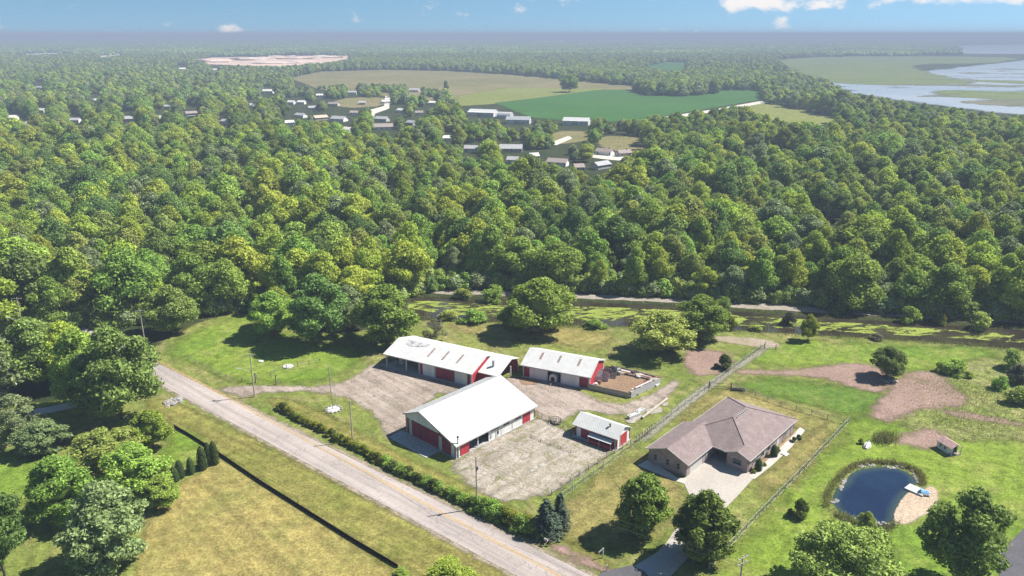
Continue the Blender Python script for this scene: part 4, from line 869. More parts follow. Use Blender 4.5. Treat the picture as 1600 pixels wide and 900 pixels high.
# clipped evergreen columns
cm = column_mesh('foliage', 8, 3, .75, M['arborlf']); ct = MB().tube((0, 0, -.1), (0, 0, 2.5), .07, .03).mesh('stem', M['bark'])
for k, (bx, by, ty, wp) in enumerate([(273, 752, 730, 15), (282, 746, 720, 14), (299, 740, 715, 12), (317, 733, 698, 15), (327, 727, 692, 12), (336, 725, 690, 14)]):
    x, y = G(bx, by); wm = wp / FOC * (y * _c + HCAM * _s); h = hgt(bx, by, ty)
    lab = ['dark evergreen column half hidden by bushy tree, leftmost of the row', 'broad low evergreen column, second in the row from left', 'smallest evergreen column standing by itself in the row', 'tall evergreen column left of the touching pair', 'slim evergreen column, left of the touching pair by black fence', 'evergreen column at right end of the row by black fence'][k]
    t = thing('evergreen_column', lab, 'shrub', (x, y, 0), k, 'clipped evergreen columns by the black fence', (wm / 1.5, wm / 1.5, h / 3)); link('stem', ct, t); link('foliage', cm, t)
# hedge along the road
hp = [(438, 640), (470, 657), (520, 684), (560, 704), (600, 724), (640, 744), (690, 768), (740, 790), (785, 812), (835, 834)]
hr = random.Random(4); hx = np.linspace(0, 1, 74); segx = np.linspace(0, 1, len(hp))
for k, t in enumerate(hx):
    bx = float(np.interp(t, segx, [p[0] for p in hp])); by = float(np.interp(t, segx, [p[1] for p in hp])) + hr.uniform(-2, 2)
    x, y = G(bx, by)
    if bx < 600: kind = hr.choice(['sh_bright', 'sh_bright', 'sh_dark']); sc = hr.uniform(.55, .8); hz = hr.uniform(.4, .6); part_ = 'low'
    elif bx < 745: kind = hr.choice(['sh_dark', 'sh_olive', 'sh_dark', 'sh_mid']); sc = hr.uniform(.55, .85); hz = hr.uniform(.4, .7); part_ = 'patchy'
    else: kind = hr.choice(['sh_mid', 'sh_bright', 'sh_mid']); sc = hr.uniform(.85, 1.2); hz = hr.uniform(.7, .95); part_ = 'thick'
    col = {'sh_bright': 'bright yellow-green', 'sh_dark': 'dark green', 'sh_olive': 'olive', 'sh_mid': 'mid green'}[kind]
    where = 'between side driveway and plain wooden pole' if bx < 555 else ('between plain pole and barn corner' if bx < 650 else ('beside the roadside utility pole' if bx < 760 else 'near the spruces'))
    if k == 73: lab = 'big rounded bush that ends the hedge beside the mailbox'
    else: lab = f'{part_} {col} bush of roadside hedge {where}'
    o = thing('hedge_bush', lab, 'bush', (x, y, 0), hr.uniform(0, 6.28), 'roadside hedge bushes', (sc, sc, hz)); cm2, tm2, *_ = YP[kind]; link('stem', tm2, o); link('foliage', cm2, o)

# ------------------------------------------------------------------ buildings
def frame_of(p, q):
    a = Vector(G(*p)); b = Vector(G(*q)); d = b - a; return (a.x, a.y, 0), math.atan2(d.y, d.x)
def roof_slope(mb, pts, t=.1, rib=.9):
    """one sheet-metal slope: eave-left, eave-right, ridge-right, ridge-left; standing ribs run up it"""
    mb.slab(pts, t); a, b, c, d = [Vector(p) for p in pts]; n = max(2, int((b - a).length / rib))
    for k in range(n + 1):
        u = k / n; p = a.lerp(b, u) + Vector((0, 0, .005)); q = d.lerp(c, u) + Vector((0, 0, .005)); e = (b - a).normalized() * .025; h = Vector((0, 0, .045))
        mb.add([p - e, p + e, q + e, q - e, p - e * .5 + h, p + e * .5 + h, q + e * .5 + h, q - e * .5 + h], [(4, 5, 6, 7), (0, 1, 5, 4), (1, 2, 6, 5), (2, 3, 7, 6), (3, 0, 4, 7)])
def panels_x(parent, y, segs, z0, z1, t=.12, out=-1):
    """run of wall pieces along x at y; seg = (x0, x1, kind)"""
    for x0, x1, kind in segs:
        if kind == 'open': continue
        nm, mt, o, zz = {'white': ('wall_panel', 'white_wall', 0, z1), 'red': ('wall_panel', 'red_wall', 0, z1), 'wdoor': ('sliding_door', 'white_wall', .07, z1 - .25), 'rdoor': ('sliding_door', 'red_wall', .07, z1 - .25),
                         'bdoor': ('sliding_door', 'red_door', .07, z1 - .3), 'post': ('post', 'trim_white', .03, z1)}[kind]
        b = MB().box(x0, x1, y + out * o, y - out * t + out * o, z0, zz)
        if kind.endswith('door'):      # raised rim on a sliding door
            yy = y + out * o; w_ = .09
            for bx in ((x0, x0 + w_, z0, zz), (x1 - w_, x1, z0, zz), (x0 + w_, x1 - w_, zz - w_, zz), (x0 + w_, x1 - w_, z0, z0 + w_), ((x0 + x1) / 2 - .04, (x0 + x1) / 2 + .04, z0 + w_, zz - w_)):
                b.box(bx[0], bx[1], yy + out * .03, yy + out * .002, bx[2], bx[3])
        b.build(nm, M[mt], parent)
def panels_y(parent, x, segs, z0, z1, t=.12, out=-1):
    for y0, y1, kind in segs:
        if kind == 'open': continue
        nm, mt, o, zz = {'white': ('wall_panel', 'white_wall', 0, z1), 'red': ('wall_panel', 'red_wall', 0, z1), 'wdoor': ('sliding_door', 'white_wall', .07, z1 - .25), 'rdoor': ('sliding_door', 'red_wall', .07, z1 - .12), 'bdoor': ('sliding_door', 'red_door', .07, z1 - .3), 'post': ('post', 'trim_white', .05, z1)}[kind]
        b = MB().box(x + out * o, x - out * t + out * o, y0, y1, z0, zz)
        if kind.endswith('door'):
            xx = x + out * o; w_ = .09
            for by in ((y0, y0 + w_, z0, zz), (y1 - w_, y1, z0, zz), (y0 + w_, y1 - w_, zz - w_, zz), (y0 + w_, y1 - w_, z0, z0 + w_)):
                b.box(xx + out * .03, xx + out * .002, by[0], by[1], by[2], by[3])
        b.build(nm, M[mt], parent)
def window_y(parent, y, x0, x1, z0, z1, out=-1):       # window in a wall that faces along y
    f = MB(); w_ = .08
    for b in ((x0, x1, z0, z0 + w_), (x0, x1, z1 - w_, z1), (x0, x0 + w_, z0 + w_, z1 - w_), (x1 - w_, x1, z0 + w_, z1 - w_), ((x0 + x1) / 2 - .03, (x0 + x1) / 2 + .03, z0 + w_, z1 - w_)):
        f.box(b[0], b[1], y + out * .07, y + out * .003, b[2], b[3])
    o = f.build('window', M['trim_white'], parent); MB().box(x0 + .07, x1 - .07, y + out * .03, y + out * .004, z0 + .07, z1 - .07).build('pane', M['glass'], o)
def window_x(parent, x, y0, y1, z0, z1, out=-1, sill=True):
    f = MB(); w_ = .08
    for b in ((y0, y1, z0, z0 + w_), (y0, y1, z1 - w_, z1), (y0, y0 + w_, z0 + w_, z1 - w_), (y1 - w_, y1, z0 + w_, z1 - w_), (y0 + w_, y1 - w_, (z0 + z1) / 2 - .03, (z0 + z1) / 2 + .03)):
        f.box(x + out * .07, x + out * .003, b[0], b[1], b[2], b[3])
    o = f.build('window', M['grey_metal'], parent); MB().box(x + out * .03, x + out * .004, y0 + .07, y1 - .07, z0 + .07, z1 - .07).build('pane', M['glass'], o)

# --- main barn: white saltbox roof, red doors
loc, rz = frame_of((713, 717), (833, 655)); L_ = 23.2; Wd = 15.2
barn = thing('barn', 'big barn with broad white metal roof and wide red door in shaded gable', 'barn', loc, rz)
def zr(y): return 3.3 + .33 * y if y <= 10.6 else 6.8 - .43 * (y - 10.6)
MB().box(-.3, L_ + .2, -.2, Wd + .2, -.1, .16).build('floor_slab', M['slab'], barn)
mb = MB(); roof_slope(mb, [(-.5, -.5, zr(-.5)), (L_ + .5, -.5, zr(-.5)), (L_ + .5, 10.6, 6.8), (-.5, 10.6, 6.8)]); roof_slope(mb, [(L_ + .5, 15.7, zr(15.7)), (-.5, 15.7, zr(15.7)), (-.5, 10.597, 6.797), (L_ + .5, 10.597, 6.797)])
mb.build('roof', M['white_metal'], barn)
MB().tube((-.5, 10.6, 6.82), (L_ + .5, 10.6, 6.82), .09, n=6).build('ridge_cap', M['white_metal'], barn)
mb = MB()
for x in (-.56, L_ + .5):
    mb.slab([(x, -.5, zr(-.5) - .02), (x + .06, -.5, zr(-.5) - .02), (x + .06, 10.6, 6.78), (x, 10.6, 6.78)], .26); mb.slab([(x, 10.6, 6.78), (x + .06, 10.6, 6.78), (x + .06, 15.7, zr(15.7) - .02), (x, 15.7, zr(15.7) - .02)], .26)
mb.box(-.5, L_ + .5, -.57, -.505, zr(-.5) - .28, zr(-.5) - .02); mb.build('fascia', M['trim_white'], barn)
MB().box(-.4, L_ + .4, -.5, -.2, zr(-.5) - .24, zr(-.5) - .16).build('eave_band', M['red_wall'], barn)
# gable front (faces -x)
panels_y(barn, 0, [(.0, .45, 'red'), (.45, 1.5, 'white'), (1.5, 4.1, 'rdoor'), (4.1, 5.15, 'post')], .16, 3.25)
MB().prof_x([(0, 3.25), (5.15, 3.25), (5.15, zr(5.15) - .12), (0, zr(0) - .12)], -.02, .12).build('gable_wall', M['red_wall'], barn)
panels_y(barn, 0, [(5.15, 13.45, 'rdoor'), (13.45, 14.5, 'post'), (14.5, 15.2, 'red')], .16, 3.75)
MB().prof_x([(5.16, 3.755), (15.2, 3.755), (15.2, zr(15.2) - .12), (10.6, 6.68), (5.16, zr(5.16) - .12)], -.08, .12).build('gable_wall', M['white_wall'], barn)
for zz in (.9, 1.65, 2.4, 3.1): MB().box(-.13, -.1, 5.3, 13.3, zz, zz + .07).build('door_rail', M['red_wall'], barn)
# right side (faces -y)
panels_x(barn, 0, [(.1, 1.1, 'white'), (1.15, 3.5, 'bdoor'), (5.85, 6.15, 'post'), (9.1, 12.6, 'white'), (12.62, 12.88, 'post'), (12.9, 16.0, 'white'), (16.02, 16.3, 'post'), (16.32, 19.4, 'white'), (19.45, 21.7, 'bdoor'), (21.72, 22.9, 'white'), (22.9, 23.2, 'red')], .16, 3.05)
window_y(barn, 0, 9.6, 12.2, 2.1, 2.75); window_y(barn, 0, 13.3, 15.3, 1.9, 2.6); window_y(barn, 0, 16.8, 18.8, 1.9, 2.6)
MB().box(11.0, 11.9, -.06, -.004, .2, 1.9).build('door', M['trim_white'], barn); MB().box(11.5, 11.95, -.1, -.065, .9, 1.6).build('door_vent', M['dark'], barn); MB().box(9.5, 9.95, -.09, -.004, .7, 1.6).build('cabinet', M['grey_metal'], barn)
MB().box(.05, L_, 8.0, 8.12, .16, 3.2).build('inner_wall', M['wood'], barn)
# back and left
MB().box(.15, L_ - .13, Wd - .12, Wd, .16, zr(Wd) - .15).build('wall_panel', M['red_wall'], barn)
MB().prof_x([(0, .16), (Wd, .16), (Wd, zr(Wd) - .15), (10.6, 6.65), (0, zr(0) - .15)], L_ - .12, L_).build('wall_panel', M['red_wall'], barn)
for yy in (-.12, 15.25): MB().box(-.12, .02, yy, yy + .14, 0, zr(0) - .2 if yy < 0 else zr(15) - .2).build('corner_board', M['trim_white'], barn)
MB().box(-.12, .1, 15.4, 15.5, .1, 4.3).build('downpipe', M['dark_metal'], barn)
MB().box(-4.0, -.31, 4.5, 16.5, -.05, .12).build('apron_slab', M['slab'], barn)
# post by barn corner
x, y = G(716, 716); o = thing('yard_post', 'square timber post standing at near corner of big barn', 'post', (x, y, 0)); MB().box(-.11, .11, -.11, .11, -.2, 4.6).build('post', M['pole_wood'], o); MB().box(-.2, .2, -.2, .2, 4.6, 4.9).build('cap', M['dark_metal'], o)

# --- middle shed with junk yard
loc, rz = frame_of((817, 588), (917, 607)); L_ = 17.2; Wd = 10.7
sh = thing('shed', 'white-roofed shed with red gable, white sliding doors and three roof lights', 'shed', loc, rz)
def zg(y, e=3.4, r=5.5, m=5.35): return e + (r - e) * (y / m) if y <= m else r - (r - e) * ((y - m) / m)
MB().box(-.2, L_ + .2, -.6, Wd + .2, -.1, .14).build('floor_slab', M['slab'], sh)
mb = MB(); roof_slope(mb, [(-.45, -.5, zg(-.5)), (L_ + .4, -.5, zg(-.5)), (L_ + .4, 5.35, 5.5), (-.45, 5.35, 5.5)]); roof_slope(mb, [(L_ + .4, 11.2, zg(11.2)), (-.45, 11.2, zg(11.2)), (-.45, 5.347, 5.497), (L_ + .4, 5.347, 5.497)]); mb.build('roof', M['white_metal'], sh)
for u in (3.3, 8.0, 13.1):
    MB().slab([(u, 2.3, zg(2.3) + .06), (u + .55, 2.3, zg(2.3) + .06), (u + .55, 4.5, zg(4.5) + .06), (u, 4.5, zg(4.5) + .06)], .05).build('skylight', M['skylight'], sh)
panels_x(sh, 0, [(0, .3, 'post'), (.3, 1.75, 'red'), (1.8, 6.55, 'wdoor'), (9.95, 14.65, 'wdoor'), (14.7, 16.9, 'red'), (16.9, 17.2, 'post')], .14, 3.2)
MB().box(0, L_, -.03, .1, 3.2, 3.38).build('header', M['red_wall'], sh)
MB().box(6.6, 9.9, 3.0, 3.12, .14, 3.2).build('inner_wall', M['red_wall'], sh)
for (y0, y1, xx) in ((0, 0, 0), (0, 0, L_ - .12)):
    MB().prof_x([(0.0, .14), (Wd, .14), (Wd, zg(Wd) - .13), (5.35, 5.37), (0.0, zg(0) - .13)], xx + (.121 if xx < 1 else 0) - (.12 if xx < 1 else 0), xx + .12).build('gable_wall', M['red_door' if xx > 1 else 'red_wall'], sh)
mb = MB(); mb.slab([(L_ + .4, -.5, zg(-.5) - .01), (L_ + .46, -.5, zg(-.5) - .01), (L_ + .46, 5.35, 5.49), (L_ + .4, 5.35, 5.49)], .25); mb.slab([(L_ + .4, 5.35, 5.49), (L_ + .46, 5.35, 5.49), (L_ + .46, 11.2, zg(11.2) - .01), (L_ + .4, 11.2, zg(11.2) - .01)], .25)
mb.box(-.45, L_ + .4, -.56, -.505, zg(-.5) - .25, zg(-.5)); mb.build('fascia', M['trim_white'], sh)
MB().box(L_, L_ + .05, -.02, .3, .1, 3.2).box(L_, L_ + .05, Wd - .3, Wd, .1, 3.2).build('corner_board', M['trim_white'], sh)
MB().box(.12, L_ - .12, Wd - .12, Wd - .002, .14, 3.25).build('wall_panel', M['red_wall'], sh)

# --- long shed with open bays and lower annex
loc, rz = frame_of((604, 572), (715, 598.7)); L_ = 25.3; Wd = 12.6
ls = thing('long_shed', 'long white-roofed shed with two open bays, red door and lower annex', 'shed', loc, rz)
def zl(y): return zg(y, 3.7, 5.5, 6.3)
MB().box(-.2, L_ + .2, -.7, Wd + .2, -.1, .12).build('floor_slab', M['slab'], ls)
mb = MB(); roof_slope(mb, [(-.4, -.6, zl(-.6)), (L_ + .3, -.6, zl(-.6)), (L_ + .3, 6.3, 5.5), (-.4, 6.3, 5.5)]); roof_slope(mb, [(L_ + .3, 13.1, zl(13.1)), (-.4, 13.1, zl(13.1)), (-.4, 6.297, 5.497), (L_ + .3, 6.297, 5.497)]); mb.build('roof', M['white_metal'], ls)
for u in (11.2, 15.4, 19.6):
    MB().slab([(u, 1.9, zl(1.9) + .06), (u + .5, 1.9, zl(1.9) + .06), (u + .5, 5.2, zl(5.2) + .06), (u, 5.2, zl(5.2) + .06)], .05).build('skylight', M['skylight'], ls)
MB().slab([(3.0, 4.6, zl(4.6) + .07), (4.6, 4.0, zl(4.0) + .07), (7.2, 4.5, zl(4.5) + .07), (9.0, 5.2, zl(5.2) + .07), (9.4, 6.25, 5.56), (2.6, 6.25, 5.56)], .03).build('roof_patch', M['rust_roof'], ls)
panels_x(ls, 0, [(0, .3, 'post'), (6.0, 6.4, 'post'), (9.9, 10.3, 'post'), (10.3, 11.1, 'red'), (11.2, 14.6, 'wdoor'), (14.6, 15.0, 'post'), (15.0, 20.3, 'rdoor'), (20.45, 24.0, 'wdoor'), (24.0, 24.9, 'red'), (24.9, 25.3, 'post')], .12, 3.45)
MB().box(-.35, L_ + .25, -.55, -.3, 3.3, 3.42).build('eave_band', M['red_wall'], ls)
MB().box(0, 10.3, 8.5, 8.62, .12, 4.2).build('inner_wall', M['wood'], ls); MB().box(10.3, 10.42, .13, 8.5, .12, 3.5).build('partition', M['wood'], ls)
MB().box(0.13, L_ - .13, Wd - .12, Wd, .12, zl(Wd) - .15).build('wall_panel', M['red_wall'], ls)
MB().prof_x([(0.13, .12), (Wd, .12), (Wd, zl(Wd) - .13), (6.3, 5.37), (.13, zl(.13) - .13)], L_ - .12, L_ + .02).build('gable_wall', M['red_door'], ls)
MB().prof_x([(4.0, .12), (Wd, .12), (Wd, zl(Wd) - .13), (6.3, 5.37), (4.0, zl(4) - .13)], 0, .12).build('gable_wall', M['red_wall'], ls)
mb = MB(); mb.slab([(L_ + .3, -.6, zl(-.6)), (L_ + .37, -.6, zl(-.6)), (L_ + .37, 6.3, 5.49), (L_ + .3, 6.3, 5.49)], .24); mb.box(-.4, L_ + .3, -.66, -.605, zl(-.6) - .22, zl(-.6)); mb.slab([(-.46, -.6, zl(-.6)), (-.4, -.6, zl(-.6)), (-.4, 6.3, 5.49), (-.46, 6.3, 5.49)], .24); mb.build('fascia', M['trim_white'], ls)
za = lambda y: 3.1 + (4.95 - 3.1) * (y - 2.6) / 6.3
mb = MB(); roof_slope(mb, [(L_ + .38, 2.2, za(2.2)), (31.3, 2.2, za(2.2)), (31.3, 8.9, 4.95), (L_ + .38, 8.9, 4.95)]); roof_slope(mb, [(31.3, 13.0, 3.7), (L_ + .38, 13.0, 3.7), (L_ + .38, 8.897, 4.947), (31.3, 8.897, 4.947)]); mb.build('annex_roof', M['white_metal'], ls)
for yy in (2.7, 8.8, 12.6): MB().box(30.8, 31.05, yy, yy + .25, -.1, 3.0).build('annex_post', M['trim_white'], ls)
MB().box(L_ + .1, 30.9, 2.6, 2.72, .05, 3.0).build('annex_wall', M['red_wall'], ls); MB().box(L_ + .1, 30.9, 12.5, 12.62, .05, 3.4).build('annex_wall', M['red_wall'], ls)
MB().box(28, 28.5, 5.0, 5.5, za(5.2) - .1, za(5.2) + 1.5).build('vent_pipe', M['grey_metal'], ls)
# a few bulky things kept in the open bays
for k, (u, v, w2, d2, h2, mt, lab) in enumerate([(2.6, 3.2, 1.6, 1.4, 1.7, 'trim_white', 'pale water tank in the left open bay of long shed')]):
    c_, s_ = math.cos(rz), math.sin(rz); wx, wy = loc[0] + u * c_ - v * s_, loc[1] + u * s_ + v * c_
    o = thing('water_tank', lab, 'tank', (wx, wy, .12), rz); m_ = MB(); m_.tube((0, 0, 0), (0, 0, h2), w2 / 2, w2 / 2, 16).tube((0, 0, h2), (0, 0, h2 + .3), w2 / 2, .2, 16); m_.build('body', M[mt], o); MB().tube((0, 0, h2 + .3), (0, 0, h2 + .42), .22, n=10).build('lid', M['dark_metal'], o)

# --- small red barn
loc, rz = frame_of((898, 680), (963, 703)); L_ = 10.0; Wd = 5.4
sb = thing('small_barn', 'small red barn with white roof, white awning and bright red gable door', 'barn', loc, rz)
zs = lambda y: zg(y, 2.9, 4.25, 2.7)
MB().box(-.4, L_ + .3, -.9, Wd + .2, -.1, .15).build('floor_slab', M['slab'], sb)
mb = MB(); roof_slope(mb, [(-.4, -.45, zs(-.45)), (L_ + .35, -.45, zs(-.45)), (L_ + .35, 2.7, 4.25), (-.4, 2.7, 4.25)]); roof_slope(mb, [(L_ + .35, 5.85, zs(5.85)), (-.4, 5.85, zs(5.85)), (-.4, 2.697, 4.247), (L_ + .35, 2.697, 4.247)]); mb.build('roof', M['white_metal'], sb)
panels_x(sb, 0, [(0, .45, 'red'), (.5, 1.5, 'wdoor'), (1.55, 4.0, 'rdoor'), (4.0, 9.5, 'red'), (9.5, 9.8, 'post'), (9.8, 10.0, 'red')], .15, 2.75)
MB().prof_x([(0, .15), (Wd, .15), (Wd, zs(Wd) - .13), (2.7, 4.12), (0, zs(0) - .13)], L_ - .12, L_ + .02).build('gable_wall', M['white_wall'], sb)
MB().prof_x([(.13, .15), (Wd, .15), (Wd, zs(Wd) - .13), (2.7, 4.12), (.13, zs(.13) - .13)], 0, .12).build('gable_wall', M['red_wall'], sb)
MB().box(.13, L_ - .13, Wd - .12, Wd - .002, .15, 2.8).build('wall_panel', M['red_wall'], sb)
d_ = MB(); d_.box(L_ + .03, L_ + .1, 1.35, 3.95, .16, 2.75)
d_.build('sliding_door', M['red_door'], sb)
f_ = MB(); [f_.box(L_ + .1, L_ + .13, *q) for q in ((1.25, 1.37, .16, 2.9), (3.93, 4.05, .16, 2.9), (1.37, 3.93, 2.76, 2.9))]; f_.build('door_frame', M['trim_white'], sb)
for yy in (-.05, Wd - .25): MB().box(L_ + .02, L_ + .07, yy, yy + .3, .1, 2.8).build('corner_board', M['red_wall'], sb)
MB().slab([(3.9, -.1, 2.05), (3.9, -1.35, 1.7), (9.4, -1.35, 1.7), (9.4, -.1, 2.05)][::-1], .07).build('awning', M['white_metal'], sb)
MB().box(4.1, 9.2, -1.25, -.12, .15, .95).build('feed_rack', M['red_wall'], sb)
for u in (4.0, 6.6, 9.25): MB().tube((u, -1.25, 0), (u, -1.25, 1.66), .05).build('awning_post', M['trim_white'], sb)
for yy in (-.45,): MB().box(-.4, L_ + .35, yy - .06, yy - .003, zs(yy) - .2, zs(yy)).build('fascia', M['trim_white'], sb)
v_ = MB(); v_.tube((7.4, 1.7, zs(1.7) - .1), (7.4, 1.7, zs(1.7) + .5), .16, n=10); v_.tube((7.4, 1.7, zs(1.7) + .5), (7.4, 1.7, zs(1.7) + .66), .3, .12, 10); v_.build('roof_vent', M['dark_metal'], sb)
MB().box(-.35, -.02, -.1, .4, -.05, .5).build('step', M['slab'], sb)

# --- brick house
loc, rz = frame_of((1169, 738), (1238, 676)); hs = thing('brick_house', 'brick ranch house with brownish hipped roof and garage wing beside concrete drive', 'house', loc, rz)
k4 = .4
rf = MB()
for pts in ([(-.8, -.5, 3.0), (21.5, -.5, 3.0), (13.5, 7.5, 6.2), (7.5, 7.5, 6.2), (2.2, 2.2, 4.08), (-.8, 2.2, 4.08)], [(-.8, 2.2, 4.08), (2.2, 2.2, 4.08), (-.5, 4.9, 3.0), (-.8, 4.9, 3.0)],
            [(2.2, 2.2, 4.08), (7.5, 7.5, 6.2), (3.5, 11.5, 4.6), (-.5, 7.5, 3.0), (-.5, 4.9, 3.0)], [(7.5, 7.5, 6.2), (13.5, 7.5, 6.2), (21.5, 15.5, 3.0), (3.5, 15.5, 3.0), (3.5, 11.5, 4.6)],
            [(13.5, 7.5, 6.2), (21.5, -.5, 3.0), (21.5, 15.5, 3.0)], [(-10.0, 7.5, 3.0), (-.5, 7.5, 3.0), (3.5, 11.5, 4.6), (4.6, 11.5, 4.6), (4.6, 12.2, 4.88), (-10.0, 12.2, 4.88)], [(-10.0, 12.2, 4.88), (4.6, 12.2, 4.88), (4.6, 16.9, 3.0), (-10.0, 16.9, 3.0)]):
    rf.slab(pts, .13)
rf.build('roof', M['shingle'], hs)
# ridge and hip caps
rc = MB()
for a, b in (((7.5, 7.5, 6.23), (13.5, 7.5, 6.23)), ((2.2, 2.2, 4.11), (7.5, 7.5, 6.23)), ((7.5, 7.5, 6.23), (3.5, 11.5, 4.63)), ((13.5, 7.5, 6.23), (21.5, -.5, 3.03)), ((13.5, 7.5, 6.23), (21.5, 15.5, 3.03)), ((-10, 12.2, 4.9), (4.6, 12.2, 4.9)), ((-.8, 2.2, 4.1), (2.2, 2.2, 4.1))): rc.tube(a, b, .09, n=6)
rc.build('ridge_cap', M['shingle'], hs)
for u in np.linspace(8.3, 12.7, 7): MB().box(u, u + .3, 6.9, 7.2, 5.95, 6.22).build('roof_vent', M['grey_metal'], hs)
fa = MB()
fa.box(-.8, 21.55, -.56, -.505, 2.82, 3.02); fa.box(21.505, 21.56, -.5, 15.5, 2.82, 3.02); fa.box(4.7, 21.5, 15.505, 15.56, 2.82, 3.02); fa.box(-10, 4.6, 16.905, 16.96, 2.82, 3.02); fa.box(-10, -.5, 7.44, 7.495, 2.82, 3.02); fa.box(-.56, -.505, 4.9, 7.45, 2.82, 3.02)
for x_, ya, yb, zb in ((-10.0, 12.2, 7.5, 4.88), (-10.0, 12.2, 16.9, 4.88), (-.8, 2.2, -.5, 4.08), (-.8, 2.2, 4.9, 4.08)):
    fa.slab([(x_ - .05, ya, zb + .01), (x_ - .003, ya, zb + .01), (x_ - .003, yb, 3.01), (x_ - .05, yb, 3.01)], .2)
fa.build('fascia', M['trim_white'], hs)
# walls
W_ = MB(); W_.prof_x([(8.0, 0), (16.4, 0), (16.4, 2.85), (16.4, 3.05), (12.2, 4.72), (8.0, 3.05)], -9.5, -9.3); W_.build('gable_wall', M['brick'], hs)
W_ = MB(); W_.box(-9.3, 4.0, 16.2, 16.4, 0, 2.9); W_.box(-9.3, -8.2, 8.0, 8.2, 0, 2.9); W_.box(-3.2, 3.0, 8.0, 8.2, 0, 2.9); W_.box(-8.2, -3.2, 8.0, 8.2, 2.35, 2.9)
W_.build('garage_wall', M['brick'], hs)
W_ = MB(); W_.box(3.0, 3.2, 4.2, 8.0, 0, 2.9); W_.box(-.3, 3.0, 4.2, 4.4, 0, 2.9); W_.box(0.0, 21.0, .0, .2, 0, 2.9); W_.box(20.8, 21.0, .2, 15.0, 0, 2.9); W_.box(4.0, 21.0, 14.8, 15.0, 0, 2.9); W_.box(4.0, 4.2, 15.0, 16.4, 0, 2.9)
W_.build('wall', M['brick'], hs)
MB().prof_x([(0, 0), (4.4, 0), (4.4, 3.0), (2.2, 3.88), (0, 3.0)], -.5, -.3).build('gable_wall', M['brick'], hs)
gd = MB(); gd.box(-8.15, -3.25, 8.06, 8.14, .02, 2.33)
for q in range(5): gd.box(-8.13, -3.27, 8.035, 8.058, .06 + q * .46, .47 + q * .46)
gd.build('garage_door', M['trim_white'], hs)
for yy in (9.4, 11.7, 14.4): window_x(hs, -9.5, yy, yy + .85, .95, 2.35)
window_x(hs, -.5, 1.2, 3.2, 1.0, 2.4)
MB().box(-.62, -.505, 1.1, 3.3, .86, .97).build('sill', M['trim_white'], hs)
MB().box(-2.1, -1.2, 7.93, 7.99, .05, 2.1).build('door', M['trim_white'], hs); MB().box(2.93, 2.99, 5.4, 6.4, .05, 2.15).build('door', M['dark'], hs)
for u in (1.8, 5.2, 8.2, 12.5, 16.3):
    if u == 12.5: MB().box(12.5, 13.6, -.06, -.003, .05, 2.15).build('door', M['trim_white'], hs)
    else: window_y(hs, 0, u, u + 1.5, .8, 2.3)
for u in (16.2, 20.2): MB().tube((u, -.35, 0), (u, -.35, 2.85), .09).build('porch_post', M['trim_white'], hs)
MB().box(-.3, 3.0, 4.5, 7.9, -.1, .12).build('porch_slab', M['slab'], hs)
hc, hsn = math.cos(rz), math.sin(rz)
def hw(u, v): return loc[0] + u * hc - v * hsn, loc[1] + u * hsn + v * hc
for k, (u, v, s, hh, kind, lab) in enumerate([(2.0, -1.1, .45, 1.0, 'col', 'tall dark clipped evergreen nearest the front corner of brick house'), (9.0, -1.1, .5, 1.0, 'col', 'tall dark clipped evergreen beside steps midway along brick house'), (4.2, -1.3, .3, .25, 'sh_bright', 'small yellowish bush between the two tall clipped evergreens'), (.3, -1.0, .28, .25, 'sh_olive', 'little bush at front corner of brick house'),
                                               (10.6, -1.2, .4, .45, 'sh_bright', 'rounded green bush behind the second clipped evergreen'), (17.2, -1.7, .4, .35, 'sh_dark', 'dark low bush near the far end of brick house walk'), (19.0, -2.0, .38, .32, 'sh_dark', 'last dark low bush beyond the far porch')]):
    x, y = hw(u, v)
    if kind == 'col': o = thing('clipped_evergreen', lab, 'shrub', (x, y, 0), k, 'bushes along the brick house', (.95, .95, .85)); link('stem', ct, o); link('foliage', cm, o)
    else: o = thing('garden_bush', lab, 'bush', (x, y, 0), k, 'bushes along the brick house', (s, s, hh)); link('stem', YP[kind][1], o); link('foliage', YP[kind][0], o)
x, y = hw(11.2, -2.6); st = thing('garden_steps', 'pale concrete steps leading to the side door of brick house', 'steps', (x, y, 0), rz)
for q in range(3): MB().box(-.7, .7, -.5 + q * .4, -.12 + q * .4, -.05, .1 + q * .1).build('step', M['trim_white'], st)

# --- playhouse on the right lawn
c0 = Vector(G(1480.4, 710)); c1 = Vector(G(1495.5, 707.3)); d = c1 - c0; rz = math.atan2(d.y, d.x); W0 = d.length
ph = thing('playhouse', 'tiny white playhouse with pinkish roof on the right-hand lawn', 'playhouse', (c0.x, c0.y, 0), rz)
D0 = 2.9
MB().box(-.1, W0 + .1, -.9, D0 + .1, -.05, .15).build('floor', M['wood'], ph)
MB().prof_y([(0, .15), (W0, .15), (W0, 1.8), (W0 / 2, 2.35), (0, 1.8)], .0, .08).build('front_wall', M['white_wall'], ph); MB().box(0, .08, .08, D0, .15, 1.8).build('side_wall', M['white_wall'], ph); MB().box(W0 - .08, W0, .08, D0, .15, 1.8).build('side_wall', M['white_wall'], ph); MB().prof_y([(.081, .15), (W0 - .081, .15), (W0 - .081, 1.8), (W0 / 2, 2.3), (.081, 1.8)], D0 - .08, D0).build('back_wall', M['white_wall'], ph)
mb = MB(); mb.slab([(-.25, D0 + .2, 1.72), (-.25, -.95, 1.72), (W0 / 2, -.95, 2.5), (W0 / 2, D0 + .2, 2.5)], .08); mb.slab([(W0 + .25, -.95, 1.72), (W0 + .25, D0 + .2, 1.72), (W0 / 2 + .002, D0 + .2, 2.498), (W0 / 2 + .002, -.95, 2.498)], .08); mb.build('roof', plain('playhouse_roof_mat', (.42, .28, .26), .85, .15, .2), ph)
